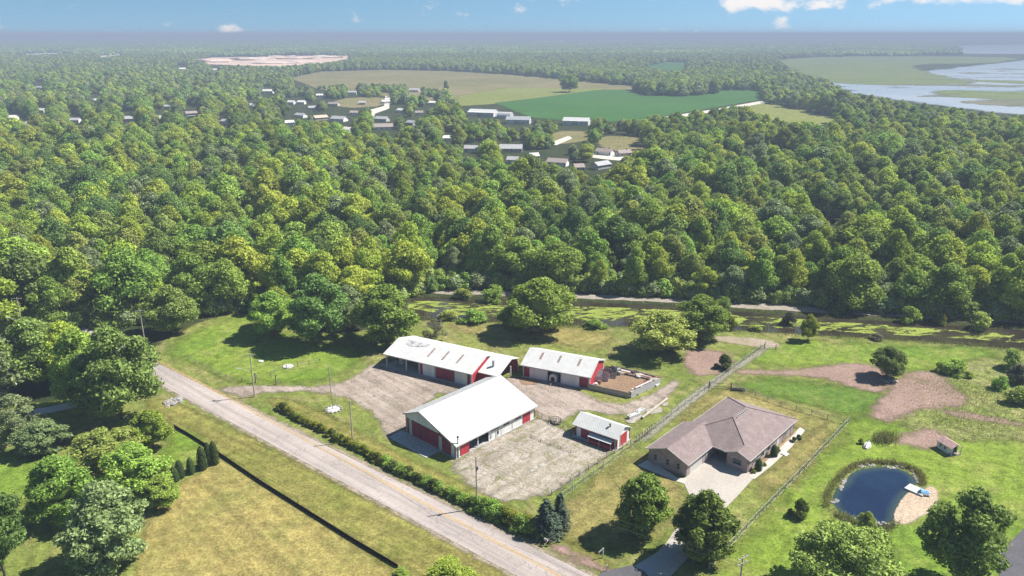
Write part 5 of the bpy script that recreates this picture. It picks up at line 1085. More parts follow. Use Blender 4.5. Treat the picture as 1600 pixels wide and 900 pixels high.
for xx in (0.03, W0 / 2, W0 - .12): MB().box(xx, xx + .09, -.85, -.76, .15, 1.75).build('porch_post', M['trim_white'], ph)
MB().box(W0 * .55, W0 * .85, -.04, -.003, .16, 1.5).build('door', M['dark'], ph)
for yy in (.5, 1.6): window_x(ph, 0, yy, yy + .6, .75, 1.4)

# --- village and far houses
RC = {'pale': (.62, .60, .57), 'grey': (.37, .37, .385), 'brown': (.31, .26, .24), 'tan': (.50, .40, .32)}; WC = {'white': (.74, .73, .71), 'tan': (.5, .43, .35), 'grey': (.42, .42, .43)}
HM = {('r', k): plain('far_roof_' + k, v, .85, .15, .2) for k, v in RC.items()}; HM.update({('w', k): plain('far_wall_' + k, v, .8, .2, .1) for k, v in WC.items()})
for k, (b, x0, x1, t, wc, rc_, lab) in enumerate(HOUSES):
    x, y = G((x0 + x1) / 2, b); wm = (x1 - x0) / FOC * (y * _c + HCAM * _s); wm *= .82; dp = min(9.0, max(6., wm * .55)); e = 2.8 if b > 150 else 3.4; r = e + dp * .27
    rz = random.Random(k).uniform(-.75, .75); o = thing('village_house', lab, 'house', (x, y, 0), rz, 'houses of the village beyond the wood')
    wl = MB(); wl.prof_x([(0, 0), (dp, 0), (dp, e), (dp / 2, r - .05), (0, e)], -wm / 2, wm / 2); wl.build('walls', HM['w', wc], o)
    mb = MB(); mb.slab([(-wm / 2 - .5, -.5, e - .2), (wm / 2 + .5, -.5, e - .2), (wm / 2 + .5, dp / 2, r + .06), (-wm / 2 - .5, dp / 2, r + .06)], .12); mb.slab([(wm / 2 + .5, dp + .5, e - .2), (-wm / 2 - .5, dp + .5, e - .2), (-wm / 2 - .5, dp / 2 - .002, r + .058), (wm / 2 + .5, dp / 2 - .002, r + .058)], .12)
    rfo = mb.build('roof', HM['r', rc_], o); MB().box(wm * .2, wm * .2 + .8, dp * .55, dp * .55 + .7, e, r + .8).build('chimney', M['rust'], rfo)
    for q in range(max(2, int(wm / 4))):
        xx = -wm / 2 + 1 + q * (wm - 2.2) / max(1, int(wm / 4) - 1 if int(wm / 4) > 1 else 1)
        window_y(o, 0, xx, xx + 1.2, .9, 2.2)
# big white barns in front of the bean field
def far_barn(b, x0, x1, t, rz, lab, long_frac=.75, roofm='white_metal'):
    x, y = G((x0 + x1) / 2, b); wm = (x1 - x0) / FOC * (y * _c + HCAM * _s) * .8; dp = wm * .55; e = 4.2; r = 6.6
    o = thing('farm_barn', lab, 'barn', (x, y, 0), rz)
    MB().prof_x([(0, 0), (dp, 0), (dp, e), (dp / 2, r - .05), (0, e)], -wm / 2, wm / 2).build('walls', M['white_wall'], o)
    mb = MB(); roof_slope(mb, [(-wm / 2 - .5, -.5, e - .2), (wm / 2 + .5, -.5, e - .2), (wm / 2 + .5, dp / 2, r + .1), (-wm / 2 - .5, dp / 2, r + .1)], .12); roof_slope(mb, [(wm / 2 + .5, dp + .5, e - .2), (-wm / 2 - .5, dp + .5, e - .2), (-wm / 2 - .5, dp / 2 - .003, r + .097), (wm / 2 + .5, dp / 2 - .003, r + .097)], .12); mb.build('roof', M[roofm], o)
    MB().box(-wm * .15, wm * .1, -.08, -.004, .05, 3.2).build('sliding_door', M['grey_metal'], o); MB().box(wm / 2 + .004, wm / 2 + .08, dp * .3, dp * .7, .05, 3.6).build('sliding_door', M['trim_white'], o)
    for q in (-.4, .25, .4): window_y(o, 0, wm * q - .6, wm * q + .6, 1.2, 2.2)
far_barn(182, 724, 778, 157, -.35, 'large white farm barn at the left corner of dark bean field')
far_barn(196, 874, 924, 173, -.25, 'bright white farm building in the middle below the bean field')
far_barn(194, 786, 832, 174, -.15, 'long low grey-roofed farm shed right of the large white barn', roofm='grey_metal')
x, y = G(779, 184); o = thing('hoop_house', 'white round-topped hoop house beside the large white farm barn', 'hoop house', (x, y, 0), -.35)
mb = MB(); mb.prof_x([(6 * math.cos(a), 6 * math.sin(a)) for a in np.linspace(0, math.pi, 13)], 0, 14); mb.build('cover', M['trim_white'], o); MB().box(-.06, -.004, -1.5, 1.5, 0, 3).build('door', M['grey_metal'], o)
# distant tower and quarry heaps
x, y = G(288, 92); o = thing('water_tower', 'slim white tower on the skyline left of the quarry', 'tower', (x, y, 0)); MB().tube((0, 0, 0), (0, 0, 16), 1.6, 1.2, 12).build('stem', M['trim_white'], o); MB().blob((0, 0, 19), (4.5, 4.5, 4), 1, 0, 2).build('tank', M['trim_white'], o)
for k, (px, py, wx, hh) in enumerate([(335, 97, 60, 9), (395, 94, 90, 10), (450, 92, 80, 12), (500, 90, 80, 8), (470, 98, 50, 6), (420, 99, 70, 6), (312, 97, 22, 7)]):
    x, y = G(px, py); m_ = MB(); m_.blob((0, 0, 0), (wx, wx * .5, hh), k, .5, 3); oo = m_.build('sand_heap', M['quarry_heap'] if 'quarry_heap' in M else M.setdefault('quarry_heap', plain('quarry_heap_mat', (.66, .52, .44), .95, .1, .2, .03)), None); oo.location = (x, y, 0)
    tag(oo, ['low sand heap at the left end of quarry', 'long pale sand heap left of quarry middle', 'highest sand heap in the quarry', 'sand heap at right end of quarry', 'small front heap below the highest sand heap', 'small front heap below the long pale heap', 'small white heap at the quarry tip'][k], 'sand heap', 'sand heaps of the quarry')

# ------------------------------------------------------------------ poles, fences and small things
def pole(px, base, top, label, arms=1, lamp=False, name='utility_pole', r=.16, az=None, xy=None, h=None, trans=False):
    x, y = xy or G(px, base); H = h or hgt(px, base, top)
    az = math.atan2(C1[1] - C0[1], C1[0] - C0[0]) + math.pi / 2 if az is None else az
    o = thing(name, label, 'utility pole', (x, y, 0), az); MB().tube((0, 0, -.3), (0, 0, H), r, r * .65, 10).build('pole', M['pole_wood'], o)
    for k in range(arms):
        z = H - .35 - k * .9; a = MB().box(-1.25, 1.25, -.19, -.08, z, z + .13).build('crossarm', M['pole_wood'], o)
        for q in (-1.1, -.45, .45, 1.1): MB().tube((q, -.13, z + .13), (q, -.13, z + .36), .05, .035, 6).build('insulator', M['trim_white'], a)
    if trans:
        MB().tube((.0, -.42, H - 2.4), (0, -.42, H - 1.5), .24, n=12).build('transformer', M['grey_metal'], o)
    if lamp:
        ar = MB().tube((0, 0, H * .62), (-2.6, 0, H * .68), .05, n=6).build('lamp_arm', M['grey_metal'], o); MB().box(-3.2, -2.55, -.14, .14, H * .68 - .06, H * .68 + .1).build('lamp_head', M['trim_white'], ar)
    return o, x, y, H
po1 = pole(745, 795, 713, 'wooden utility pole beside the road in front of pale gravel yard', arms=0, trans=False); MB().box(-.25, .25, -.3, -.1, 7.9, 8.5).build('junction_box', M['dark_metal'], po1[0])
pole(551, 690, 626, 'plain wooden pole on grass left of the big barn', arms=0)
pole(398, 620, 553, 'wooden pole with lamp arm at mouth of the gravel driveway', arms=1, lamp=True, az=.15)
pole(46, 560, 465, 'utility pole with lamp arm rising from trees at left', arms=1, lamp=True, az=.1)
pole(228, 545, 484, 'utility pole with crossarm among trees left of the far lawn', arms=1, az=.3)
bx, by = G(1161, 868, 10.5); po2 = pole(0, 0, 0, 'double crossarm utility pole top at the bottom edge left of the bottom trees', arms=2, xy=(bx, by), h=10.5, az=.55)
x, y = G(520, 640); o = thing('flagpole', 'thin pale flagpole with a guy wire rising from ring of pale stones', 'flagpole', (x, y, 0)); MB().tube((0, 0, -.2), (-.3, 0, 11.5), .085, .04, 8).build('pole', M['trim_white'], o); MB().tube((-.3, 0, 11.4), (.9, .2, 3.5), .035, n=5).build('guy_wire', M['grey_metal'], o); MB().tube((.9, .2, 0), (.9, .2, 3.5), .05, n=6).build('stay', M['trim_white'], o)
def wires(name, label, A, B, sag, n=14, r=.018):
    mb = MB(); A = Vector(A); B = Vector(B); pts = [A.lerp(B, t) - Vector((0, 0, sag * 4 * t * (1 - t))) for t in np.linspace(0, 1, n)]
    for p, q in zip(pts[:-1], pts[1:]): mb.tube(p, q, r, n=4)
    return tag(mb.build(name, M['dark_metal']), label, 'wire', 'overhead wires')
P1v = (po1[1], po1[2])
wires('overhead_wire', 'upper overhead wire from roadside pole to bottom edge pole', (*P1v, 9.9), (bx - .9, by - .6, 10.3), 1.0)
wires('overhead_wire', 'lower overhead wire from roadside pole to bottom edge pole', (*P1v, 8.6), (bx - .4, by - .3, 9.4), 1.6)
x2, y2 = G(551, 690)
wires('overhead_wire', 'overhead wire between plain pole and roadside pole', (x2, y2, 9.0), (*P1v, 9.6), 1.0)

def fence_run(name, label, pts, post_sp, hgt_, rails, mat, wire=False, post_r=.06):
    o = thing(name, label, 'fence', (*pts[0], 0)); ox, oy = pts[0]; pm = MB().box(-post_r, post_r, -post_r, post_r, -.1, hgt_ + .1).mesh('post', M[mat]); wm = MB()
    for a, b in zip(pts[:-1], pts[1:]):
        A = Vector((a[0] - ox, a[1] - oy, 0)); B = Vector((b[0] - ox, b[1] - oy, 0)); n = max(1, round((B - A).length / post_sp))
        for k in range(n + (1 if b is pts[-1] else 0)):
            q = link('post', pm, o); q.location = A.lerp(B, k / n); q.rotation_euler = (0, 0, math.atan2((B - A).y, (B - A).x))
        for z in rails: wm2 = MB().tube(A + Vector((0, 0, z)), B + Vector((0, 0, z)), .03 if not wire else .02, n=5); wm2.build('rail', M[mat], o)
        if wire:
            d = (B - A).normalized(); L = (B - A).length
            for k in range(int(L / .35)):
                p = A + d * (k * .35); e = d * min(.9, L - k * .35); wm.tube(p + Vector((0, 0, .05)), p + e + Vector((0, 0, hgt_)), .006, n=3); wm.tube(p + e + Vector((0, 0, .05)), p + Vector((0, 0, hgt_)), .006, n=3)
    if wire: w2 = wm.build('wire_mesh', M['grey_metal'], o); w2['kind'] = 'stuff'
    return o
g = lambda *p: [G(*q) for q in p]
fence_run('chain_link_fence', 'long wire fence between barn yard and brick house running to the canal', g((878, 778), (1000, 690), (1060, 642), (1120, 596), (1196, 540)), 3.2, 1.25, (.1, 1.2), 'grey_metal', True)
fence_run('chain_link_fence', 'wire fence along the right side of brick house lot', g((1108, 890), (1180, 812), (1260, 730), (1326, 660)), 3.2, 1.25, (.1, 1.2), 'grey_metal', True)
fence_run('rail_fence', 'dark wire rail fence behind the brick house', g((1142, 606), (1220, 634), (1318, 662)), 3.5, 1.2, (.5, .85, 1.15), 'wood')
fence_run('rail_fence', 'low post and wire fence on the far lawn beside driveway', g((294, 562), (330, 580), (366, 598)), 3.2, 1.1, (.5, 1.0), 'wood')
fence_run('rail_fence', 'low post fence on far lawn across the driveway mouth', g((378, 596), (424, 590), (430, 580), (500, 566)), 3.0, 1.1, (.5, 1.0), 'wood')
fence_run('rail_fence', 'pale pen fence beside the right corner of big barn', g((836, 650), (858, 658), (880, 668), (895, 676)), 1.8, 1.2, (.4, .8, 1.15), 'wood')
fence_run('rail_fence', 'weathered pen fence right of the small red barn', g((994, 690), (1008, 682), (1018, 672)), 1.2, 1.4, (.3, .7, 1.1), 'wood', post_r=.08)
fence_run('rail_fence', 'dark low rail fence in front of small red barn yard', g((830, 684), (860, 696), (892, 708)), 2.2, .6, (.2, .5), 'wood')
fence_run('rail_fence', 'rail fence along the right edge of pale gravel yard', g((862, 774), (905, 744), (948, 716), (985, 694)), 3.0, 1.1, (.6, 1.05), 'wood')
# gate behind house
x, y = G(1108, 606); x1, y1 = G(1142, 608); o = thing('field_gate', 'dark metal gate frame with two posts behind the brick house', 'gate', (x, y, 0)); dx, dy = x1 - x, y1 - y
for f in (0, 1): MB().box(dx * f - .12, dx * f + .12, dy * f - .12, dy * f + .12, -.1, 1.7).build('gate_post', M['wood'], o)
for z in (.5, 1.3): MB().tube((0, 0, z), (dx, dy, z), .05, n=6).build('gate_bar', M['dark_metal'], o)
x, y = G(1143, 610); o = thing('water_trough', 'dark low trough at the right of the gate behind brick house', 'trough', (x, y, 0), -.1); MB().box(0, 3.0, -.4, -.32, 0, .55).box(0, 3.0, .32, .4, 0, .55).box(0, .08, -.32, .32, 0, .55).box(2.92, 3.0, -.32, .32, 0, .55).build('body', M['dark_metal'], o); MB().box(.08, 2.92, -.32, .32, .05, .4).build('filling', M['dark'], o)
# gate posts of the driveway
for px, py, lab in ((432, 601, 'dark gatepost right of the driveway mouth on lawn side'), (400, 598, 'dark gatepost beside the lamp pole at driveway mouth')):
    x, y = G(px, py); o = thing('gatepost', lab, 'post', (x, y, 0)); MB().box(-.13, .13, -.13, .13, -.1, 2.3).build('post', M['wood'], o); MB().box(-.18, .18, -.18, .18, 2.3, 2.42).build('cap', M['dark_metal'], o)
# black fabric fence
pts = g((272, 668), (300, 684), (345, 713), (410, 757), (480, 801), (550, 845), (622, 888)); ox, oy = pts[0]
sf = thing('silt_fence', 'low black fabric fence between dry meadow and road verge', 'fence', (ox, oy, 0)); stake = MB().box(-.03, .03, -.03, .03, -.1, .85).mesh('stake', M['wood'])
for a, b in zip(pts[:-1], pts[1:]):
    A = Vector((a[0] - ox, a[1] - oy, 0)); B = Vector((b[0] - ox, b[1] - oy, 0)); d = (B - A).normalized(); nn = Vector((-d.y, d.x, 0)) * .02; h0 = Vector((0, 0, .72))
    MB().add([A - nn, B - nn, B + nn, A + nn, A - nn + h0, B - nn + h0, B + nn + h0, A + nn + h0], [(3, 2, 1, 0), (4, 5, 6, 7), (0, 1, 5, 4), (1, 2, 6, 5), (2, 3, 7, 6), (3, 0, 4, 7)]).build('fabric_panel', M['black_fabric'], sf)
    n = max(1, int((B - A).length / 2.4))
    for k in range(n): q = link('stake', stake, sf); q.location = A.lerp(B, k / n) + nn * 3
# junk yard: fences and heaps
def solid_fence(label, p, q, H, mat, slat=.3):
    a = Vector(G(*p)); b = Vector(G(*q)); d = b - a; o = thing('yard_fence', label, 'fence', (a.x, a.y, 0), math.atan2(d.y, d.x)); L = d.length; n = int(L / slat); rr = random.Random(n)
    bm_ = MB().box(0, slat * .93, -.025, .025, 0, H).mesh('plank', M[mat])
    for k in range(n): q_ = link('plank', bm_, o); q_.location = (k * slat, rr.uniform(-.015, .015), rr.uniform(0, .08)); q_.scale = (1, 1, rr.uniform(.94, 1.05))
    for z in (.35, H - .3): MB().box(0, L, .03, .09, z, z + .1).build('rail', M['wood'], o)
solid_fence('grey upright plank fence along the front of junk yard', (918, 607.5), (985, 622.5), 1.35, 'pole_wood', .32)
solid_fence('pale grey sheet fence on the right side of junk yard', (986, 622.5), (1033, 600), 1.7, 'grey_fence', .5)
solid_fence('dark weathered fence at the back of junk yard', (962, 577), (1032, 595), .9, 'wood', .5)
jr = random.Random(3)
def junk_beam(p, q, w_, h_, z, mat, label, name='beam'):
    a = Vector(G(*p)); b = Vector(G(*q)); d = b - a; mb = MB(); L = d.length
    mb.box(0, L, -w_ / 2, w_ / 2, 0, h_ * .3).box(0, L, -w_ * .2, w_ * .2, h_ * .3, h_ * .7).box(0, L, -w_ / 2, w_ / 2, h_ * .7, h_)
    o = mb.build(name, M[mat]); o.location = (a.x, a.y, z); o.rotation_euler = (0, 0, math.atan2(d.y, d.x)); tag(o, label, 'beam', 'long beams stacked in junk yard'); return o
bl = [('black', 'dark_metal', 0), ('white', 'trim_white', 1), ('grey', 'grey_metal', 2), ('rusty', 'rust', 3), ('pale wooden', 'pole_wood', 4)]
for k, (cn, mt, q) in enumerate(bl): junk_beam((956 + k * 3, 577 + k * 1.6), (1016 + k * 2, 590.5 + k * 1.2), .6, .45, .05 + .12 * (k % 2), mt, f'long {cn} beam lying along the back of junk yard')
for k, (cn, mt, q) in enumerate(bl[:4]): junk_beam((984 + k * 3.2, 616 - k * 2.6), (1018 + k * 3.4, 600 - k * 2.4), .5, .5, .05 + .35 * (k % 2), mt, f'long {cn} beam lying inside right fence of junk yard')
for k in range(14):
    px, py = 934 + (k % 7) * 3.6 + (k // 7) * 2, 599 - (k % 3) * 3 - (k % 7) * 1.1 - (k // 7) * 4; x, y = G(px, py); mt, cn = [('trim_white', 'white'), ('grey_metal', 'grey'), ('wood', 'brown'), ('grey_fence', 'pale grey'), ('rust', 'rusty'), ('dark_metal', 'black'), ('pole_wood', 'tan')][k % 7]
    o = MB().box(-.9, .9, -.05, .05, 0, jr.uniform(1.5, 2.3)).build('scrap_sheet', M[mt]); o.location = (x, y, .02); o.rotation_euler = (jr.uniform(-.45, -.2), jr.uniform(-.15, .15), jr.uniform(-.9, .2)); tag(o, f'{cn} metal sheet leaning in ' + ('front' if k < 7 else 'rear') + ' row of junk yard by red gable', 'scrap sheet', 'scrap sheets leaning in junk yard')
for k, (px, py, mt, cn) in enumerate([(931, 604, 'trim_white', 'white'), (936, 600, 'rust', 'rusty'), (1004, 610, 'trim_white', 'white round'), (992, 612, 'rust', 'rusty brown'), (968, 586, 'pole_wood', 'tan'), (1012, 596, 'dark_metal', 'black')]):
    x, y = G(px, py); m_ = MB(); m_.tube((0, 0, .0), (0, 0, .9), .45, .45, 12); m_.tube((0, 0, .25), (0, 0, .32), .48, n=12); m_.tube((0, 0, .6), (0, 0, .67), .48, n=12); o = m_.build('drum', M[mt]); o.location = (x, y, .02)
    tag(o, f'{cn} drum ' + ['against front fence of junk yard', 'beside the white drum at junk yard front', 'near right fence of junk yard', 'left of the beams at right fence', 'in the middle of bare junk yard floor', 'at the far right of junk yard'][k], 'drum', 'drums in junk yard')
for k in range(16):
    f = jr.random(); edge = k % 2
    px, py = (line_at((960, 580), (1026, 594), f) if edge else line_at((986, 617), (1028, 598), f)); x, y = G(px + jr.uniform(-3, 3), py + jr.uniform(-1.5, 2)); mt, cn = [('trim_white', 'white'), ('dark_metal', 'black'), ('grey_metal', 'grey'), ('rust', 'rusty'), ('pole_wood', 'tan')][k % 5]
    w1, w2, h1 = jr.uniform(.4, 1.1), jr.uniform(.3, .7), jr.uniform(.3, 1.0)
    m_ = MB().box(-w1, w1, -w2, w2, 0, h1); m_.box(-w1 * .9, -w1 * .8, -w2 * 1.05, w2 * 1.05, h1 * .2, h1 * 1.04).box(w1 * .8, w1 * .9, -w2 * 1.05, w2 * 1.05, h1 * .2, h1 * 1.04)
    o = m_.build('scrap_crate', M[mt]); o.location = (x, y, .03); o.rotation_euler = (jr.uniform(-.15, .15), jr.uniform(-.15, .15), jr.uniform(0, 3)); tag(o, f'{cn} strapped crate among scrap along the ' + ('back' if edge else 'right') + ' fence of junk yard', 'crate', 'scrap crates in junk yard')
# white trailer in front of shed
x, y = G(863, 600); o = thing('livestock_trailer', 'small white round-topped trailer in the open doorway of shed', 'trailer', (x, y, 0), -.42)
arch = [(-.9, .5), (.9, .5), (.9, 1.7)] + [(.9 * math.cos(a), 1.7 + .75 * math.sin(a)) for a in np.linspace(.25, math.pi - .25, 8)] + [(-.9, 1.7)]
MB().prof_y(arch, .2, 3.2).build('body', M['trim_white'], o); MB().prof_y([(x_ * .5, .58 + (z_ - .5) * .6) for x_, z_ in arch], .14, .21).build('opening', M['dark'], o)
for sx in (-1.0, 1.0):
    wq = MB().tube((sx - .1, 1.8, .38), (sx + .1, 1.8, .38), .38, n=14).build('wheel', M['dark_metal'], o); MB().tube((sx - .12, 1.8, .38), (sx + .12, 1.8, .38), .17, n=10).build('rim', M['grey_metal'], wq)
MB().tube((0, .2, .5), (0, -1.3, .45), .07, n=6).build('drawbar', M['grey_metal'], o); MB().tube((0, -1.2, 0), (0, -1.2, .5), .05, n=6).build('jack', M['grey_metal'], o)
# round bale feeder and yard bits near small barn
x, y = G(868, 661); o = thing('bale_feeder', 'dark round bale feeder in pen left of the small red barn', 'feeder', (x, y, 0)); m_ = MB()
for z in (.1, .6, 1.0):
    for k in range(14):
        a0, a1 = k / 14 * 6.283, (k + 1) / 14 * 6.283; m_.tube((1.2 * math.cos(a0), 1.2 * math.sin(a0), z), (1.2 * math.cos(a1), 1.2 * math.sin(a1), z), .05, n=4)
for k in range(14): a0 = k / 14 * 6.283; m_.tube((1.2 * math.cos(a0), 1.2 * math.sin(a0), 0), (1.2 * math.cos(a0), 1.2 * math.sin(a0), 1.0), .04, n=4)
m_.build('ring', M['dark_metal'], o); MB().blob((0, 0, .3), (1.05, 1.05, .5), 2, .3, 2).build('hay', M['wood'], o)
for k, (px, py, l, mt, lab) in enumerate([(990, 652, 1.6, 'pale', 'pale concrete block by the fence behind small red barn'), (1000, 645, 1.2, 'pale', 'pale concrete block nearest the round slab')]):
    x, y = G(px, py); o = MB().box(-l, l, -.5, .5, 0, .8).box(-l * .8, -l * .6, -.2, .2, .8, .95).box(l * .6, l * .8, -.2, .2, .8, .95).build('concrete_block', M['trim_white']); o.location = (x, y, 0); o.rotation_euler = (0, 0, .6 + k * .2); tag(o, lab, 'block')
x, y = G(1003, 655); x1, y1 = G(1042, 625); o = MB().tube((0, 0, .35), (x1 - x, y1 - y, .35), .3, n=10).build('log', M['pole_wood']); o.location = (x, y, 0); tag(o, 'long pale log lying along the wire fence beyond small barn', 'log')
# stones, slabs on the far lawn
for k, (px, py, r, h_, lab, cat) in enumerate([(450, 573, 1.4, .25, 'white flat round slab on far lawn', 'slab'), (408, 565, .7, .25, 'small white slab on the far lawn left of the round slab', 'slab'), (521, 640, 1.5, .2, 'ring of pale stones at flagpole foot', 'stone ring')]):
    x, y = G(px, py)
    o = thing('stone_ring' if k == 2 else 'white_slab', lab, cat, (x, y, 0)); MB().tube((0, 0, -.05), (0, 0, h_), r, r * .93, 20).build('slab', M['trim_white'], o)
    if k == 2:
        for q in range(12): a = q / 12 * 6.283; MB().blob((1.75 * math.cos(a), 1.75 * math.sin(a), .12), (.4, .35, .25), q, .4).build('stone', M['rock'], o)
rk = [MB().blob((0, 0, 0), (1, .8, .6), k, .6, 1).mesh('rock', M['rock' if k % 2 else 'rock_grey']) for k in range(6)]
def rock(px, py, s, label, group, k):
    x, y = G(px, py); o = link('rock', rk[k % 6]); o.location = (x, y, .06); o.scale = (s, s, s); o.rotation_euler = (0, 0, k * 1.3); tag(o, label, 'rock', group)
for k in range(9): rock(258 + (k % 5) * 5 + k * .7, 632 - (k // 3) * 4 + (k % 2) * 2, .7 + .3 * (k % 3), 'pale rubble stone in the heap at roadside under big tree', 'rubble stones at the roadside', k)
for k in range(6): rock(1378 + k * 4, 593 + (k % 3) * 2, .6 + .2 * (k % 3), 'pale boulder at the foot of lone dark tree', 'boulders under the lone dark tree', k)
# pond shore rocks
for k, (cx_, cy_, ww, lab, grp, n) in enumerate([(450, 180, 90, 'tan rock on the upper left pond shore', 'rocks on upper left pond shore', 9), (235, 370, 50, 'pale rock on left pond shore', 'rocks on left pond shore', 6), (160, 540, 25, 'white rock at the left end of pond', 'white rocks at pond end', 5), (960, 290, 60, 'pinkish rock on right pond shore', 'rocks on right pond shore', 8), (650, 765, 110, 'grey rock on the bottom pond shore', 'rocks on bottom pond shore', 10), (300, 725, 50, 'tan rock on lower left pond shore', 'rocks on lower left pond shore', 4), (760, 195, 80, 'dark rock on the top pond shore', 'rocks on top pond shore', 6)]):
    for q in range(n):
        t = q / max(1, n - 1) - .5; dx_, dy_ = (ww * t * 2, jr.uniform(-14, 14))
        if k in (1, 3): dx_, dy_ = (ww * t * (1 if k == 3 else -1) * .9, ww * t * 2)
        rock(1280 + .1556 * (cx_ + dx_), 700 + .1556 * (cy_ + dy_), jr.uniform(.3, .62), lab, grp, k + q)
# reeds round the pond
def reeds(name, pts_px, n, hlo, hhi, seed, spread):
    rng = np.random.default_rng(seed); W = np.array([G(*p) for p in pts_px]); V = []; F = []
    for k in range(n):
        i = rng.integers(0, len(W) - 1); t = rng.random(); p = W[i] * (1 - t) + W[i + 1] * t + rng.normal(size=2) * spread
        h = rng.uniform(hlo, hhi); a = rng.uniform(0, 6.28); lean = rng.normal(size=2) * .25 * h; w_ = .05
        b = len(V); dx, dy = math.cos(a) * w_, math.sin(a) * w_
        V += [(p[0] - dx, p[1] - dy, 0), (p[0] + dx, p[1] + dy, 0), (p[0] + lean[0] * .4 + dx * .8, p[1] + lean[1] * .4 + dy * .8, h * .6), (p[0] + lean[0] * .4 - dx * .8, p[1] + lean[1] * .4 - dy * .8, h * .6), (p[0] + lean[0], p[1] + lean[1], h)]
        F += [(b, b + 1, b + 2, b + 3), (b + 3, b + 2, b + 4)]
    me = bpy.data.meshes.new(name); me.from_pydata(V, [], F); me.materials.append(M['reedlf']); me.update(); link(name, me)['kind'] = 'stuff'
cz = lambda *p: [(1280 + .1556 * x, 700 + .1556 * y) for x, y in p]
reeds('reeds', cz((60, 600), (100, 430), (210, 290), (330, 190), (450, 150), (600, 150), (740, 155), (860, 190), (980, 230), (1030, 300), (1030, 370)), 2600, .4, 1.1, 2, .4)
reeds('reeds', cz((190, 670), (280, 720), (370, 760)), 700, .4, .9, 3, .5)
reeds('reeds', cz((560, 815), (660, 825), (760, 760)), 600, .3, .7, 4, .4)
reeds('reeds', [(1372, 690), (1392, 684)], 700, .8, 1.8, 5, .9)
reeds('bank_reeds', [(640, 497), (700, 501), (780, 505), (880, 510), (960, 512), (1050, 513), (1150, 518), (1300, 527), (1400, 532), (1500, 539), (1640, 552)], 2600, .4, 1.1, 6, .7)
reeds('bank_reeds', [(660, 463), (780, 466), (900, 470), (1050, 476), (1150, 484), (1250, 491), (1400, 500), (1640, 517)], 1800, .3, .9, 7, .6)
reeds('tall_weeds', [(1430, 600), (1500, 605), (1560, 620), (1480, 650), (1600, 660), (1520, 672), (1440, 650)], 3500, .25, .7, 8, 3.5)
reeds('tall_weeds', [(880, 778), (1000, 692), (1120, 598), (1194, 541)], 900, .15, .4, 9, .8)
reeds('tall_weeds', [(1110, 888), (1180, 812), (1260, 730), (1326, 660)], 600, .15, .4, 10, .7)
# dock and pedal boat
a = Vector(G(1412.5, 765)); b = Vector(G(1438, 776)); d = b - a; L = d.length + .4
o = thing('dock', 'white plank dock lying at the edge of sand beach', 'dock', (a.x, a.y, 0), math.atan2(d.y, d.x)); pk = MB().box(0, .28, 0, 2.3, .32, .38).mesh('plank', M['trim_white']); n = int(L / .3)
for k in range(n): q = link('plank', pk, o); q.location = (k * .3, 0, 0)
MB().box(0, L, .002, .1, .12, .32).box(0, L, 2.2, 2.298, .12, .32).build('beam', M['trim_white'], o)
for px_ in (.2, L - .3):
    for py_ in (.15, 2.15): MB().tube((px_, py_, -.1), (px_, py_, .31), .07, n=6).build('leg', M['grey_metal'], o)
x, y = G(1444, 773); o = thing('pedal_boat', 'blue and white pedal boat drawn up beside the dock', 'boat', (x, y, .1), -.5)
for s_ in (-.45, .45):
    MB().blob((0, s_, .25), (1.1, .28, .25), 1, .02, 2).build('hull', M['trim_white'], o)
MB().box(-.8, .7, -.5, .5, .4, .55).build('deck', M['blue'], o); MB().box(-.75, -.6, -.45, -.02, .55, 1.0).build('seat', M['blue'], o); MB().box(-.75, -.6, .02, .45, .55, 1.0).build('seat', M['blue'], o); MB().tube((.3, 0, .55), (.3, 0, .9), .04, n=6).build('steering_lever', M['trim_white'], o)
# upturned boat
x, y = G(1355, 697); o = thing('rowboat', 'small white upturned rowboat on lawn above the pond', 'boat', (x, y, 0), .9); mb = MB(); sec = []
for k in range(9):
    t = k / 8; w_ = .75 * math.sin(math.pi * (.12 + .8 * t)) ** .7; hh = .75 * math.sin(math.pi * (.15 + .7 * t)); sec.append([(t * 3 - 1.5, -w_, .02), (t * 3 - 1.5, -w_ * .75, hh * .75), (t * 3 - 1.5, 0, hh), (t * 3 - 1.5, w_ * .75, hh * .75), (t * 3 - 1.5, w_, .02)])
vs = [p for s_ in sec for p in s_]; fs = [(k * 5 + j, k * 5 + j + 1, k * 5 + j + 6, k * 5 + j + 5) for k in range(8) for j in range(4)] + [(0, 1, 2, 3, 4), (44, 43, 42, 41, 40)]
mb.add(vs, fs).build('hull', M['trim_white'], o); MB().box(-1.4, 1.3, -.04, .04, .5, .86).build('keel', M['grey_metal'], o)
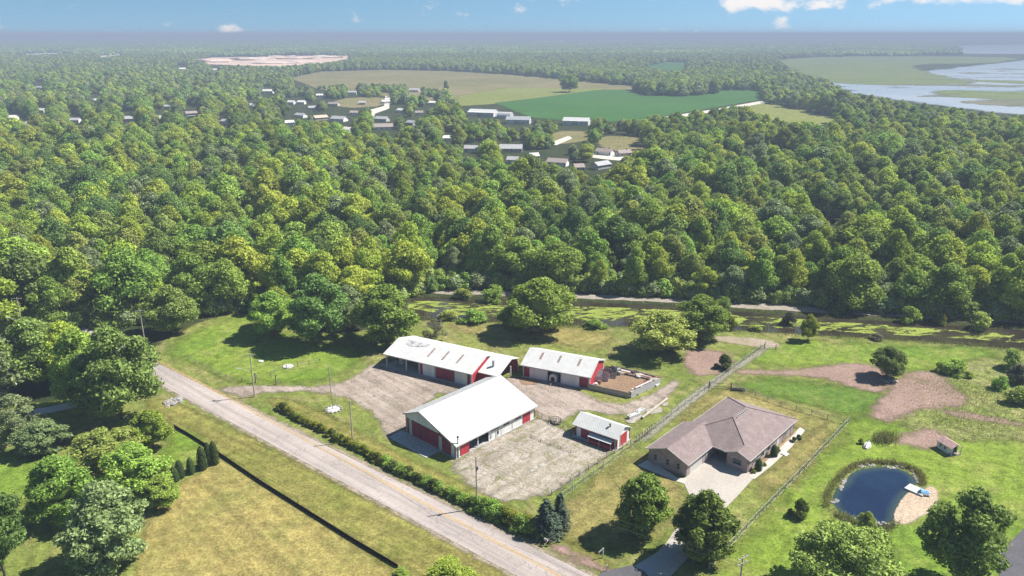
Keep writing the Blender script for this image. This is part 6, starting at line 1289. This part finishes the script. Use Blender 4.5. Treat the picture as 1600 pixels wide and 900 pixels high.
# mailbox and roadside signs
x, y = G(853, 853); o = thing('mailbox', 'white mailbox on a post at roadside near the spruces', 'mailbox', (x, y, 0), -.65); MB().box(-.05, .05, -.05, .05, -.1, 1.05).build('post', M['wood'], o); mbx = MB().prof_x([(-.14, 1.05), (.14, 1.05), (.14, 1.28)] + [(.14 * math.cos(a_), 1.28 + .14 * math.sin(a_)) for a_ in np.linspace(.3, math.pi - .3, 5)] + [(-.14, 1.28)], -.35, .35).build('box', M['trim_white'], o); MB().box(.1, .3, -.16, -.145, 1.2, 1.4).build('flag', M['red_door'], mbx)
x, y = G(860, 853); o = thing('newspaper_box', 'dark newspaper box on a post right beside the mailbox', 'box', (x, y, 0), -.65); MB().box(-.05, .05, -.05, .05, -.1, .8).build('post', M['wood'], o); MB().box(-.25, .25, -.13, .13, .8, 1.05).build('box', M['dark_metal'], o)
x, y = G(942, 872); o = thing('signpost', 'white post with a small slanted arm on grass by driveway', 'post', (x, y, 0), .5); MB().box(-.08, .08, -.08, .08, -.1, 1.9).build('post', M['trim_white'], o); MB().slab([(-.9, -.06, 1.45), (-.08, -.06, 1.9), (-.08, .06, 1.9), (-.9, .06, 1.45)], .18).build('arm', M['trim_white'], o)
x, y = G(948, 893); o = thing('marker_post', 'short white marker post at the driveway mouth', 'post', (x, y, 0)); MB().box(-.07, .07, -.07, .07, -.1, 1.15).build('post', M['trim_white'], o); MB().box(-.09, .09, -.09, .09, 1.15, 1.22).build('cap', M['trim_white'], o)
x, y = G(1144, 823); rock(1144, 823, .9, 'pinkish boulder on lawn right of the driveway trees', None, 1)
x, y = G(1203, 546); o = thing('field_gate', 'small grey gate at the canal end of long wire fence', 'gate', (x, y, 0), -.1)
for z in (.3, .7, 1.1): MB().tube((-1.5, 0, z), (1.5, 0, z), .035, n=5).build('gate_bar', M['grey_metal'], o)
for f in (-1.5, 1.5): MB().box(f - .08, f + .08, -.08, .08, -.1, 1.5).build('gate_post', M['wood'], o)
x, y = G(1200, 520); o = thing('bank_post', 'slim grey post standing at the canal bank beyond wire fence', 'post', (x, y, 0)); MB().tube((0, 0, -.1), (0, 0, 3.0), .06, n=6).build('post', M['grey_metal'], o); MB().box(-.3, .3, -.03, .03, 2.6, 3.0).build('plate', M['grey_metal'], o)

# ------------------------------------------------------------------ haze
def haze():
    m, nt, out = newmat('haze_mat'); v = nt.nodes.new('ShaderNodeVolumePrincipled'); v.inputs['Color'].default_value = (.385, .455, .59, 1); v.inputs['Density'].default_value = 3.6e-4; v.inputs['Anisotropy'].default_value = .0
    nt.links.new(v.outputs[0], out.inputs['Volume'])
    o = MB().box(-46000, 46000, -46000, 46000, -1.0, 89.0).build('haze', m); o['kind'] = 'stuff'
haze()
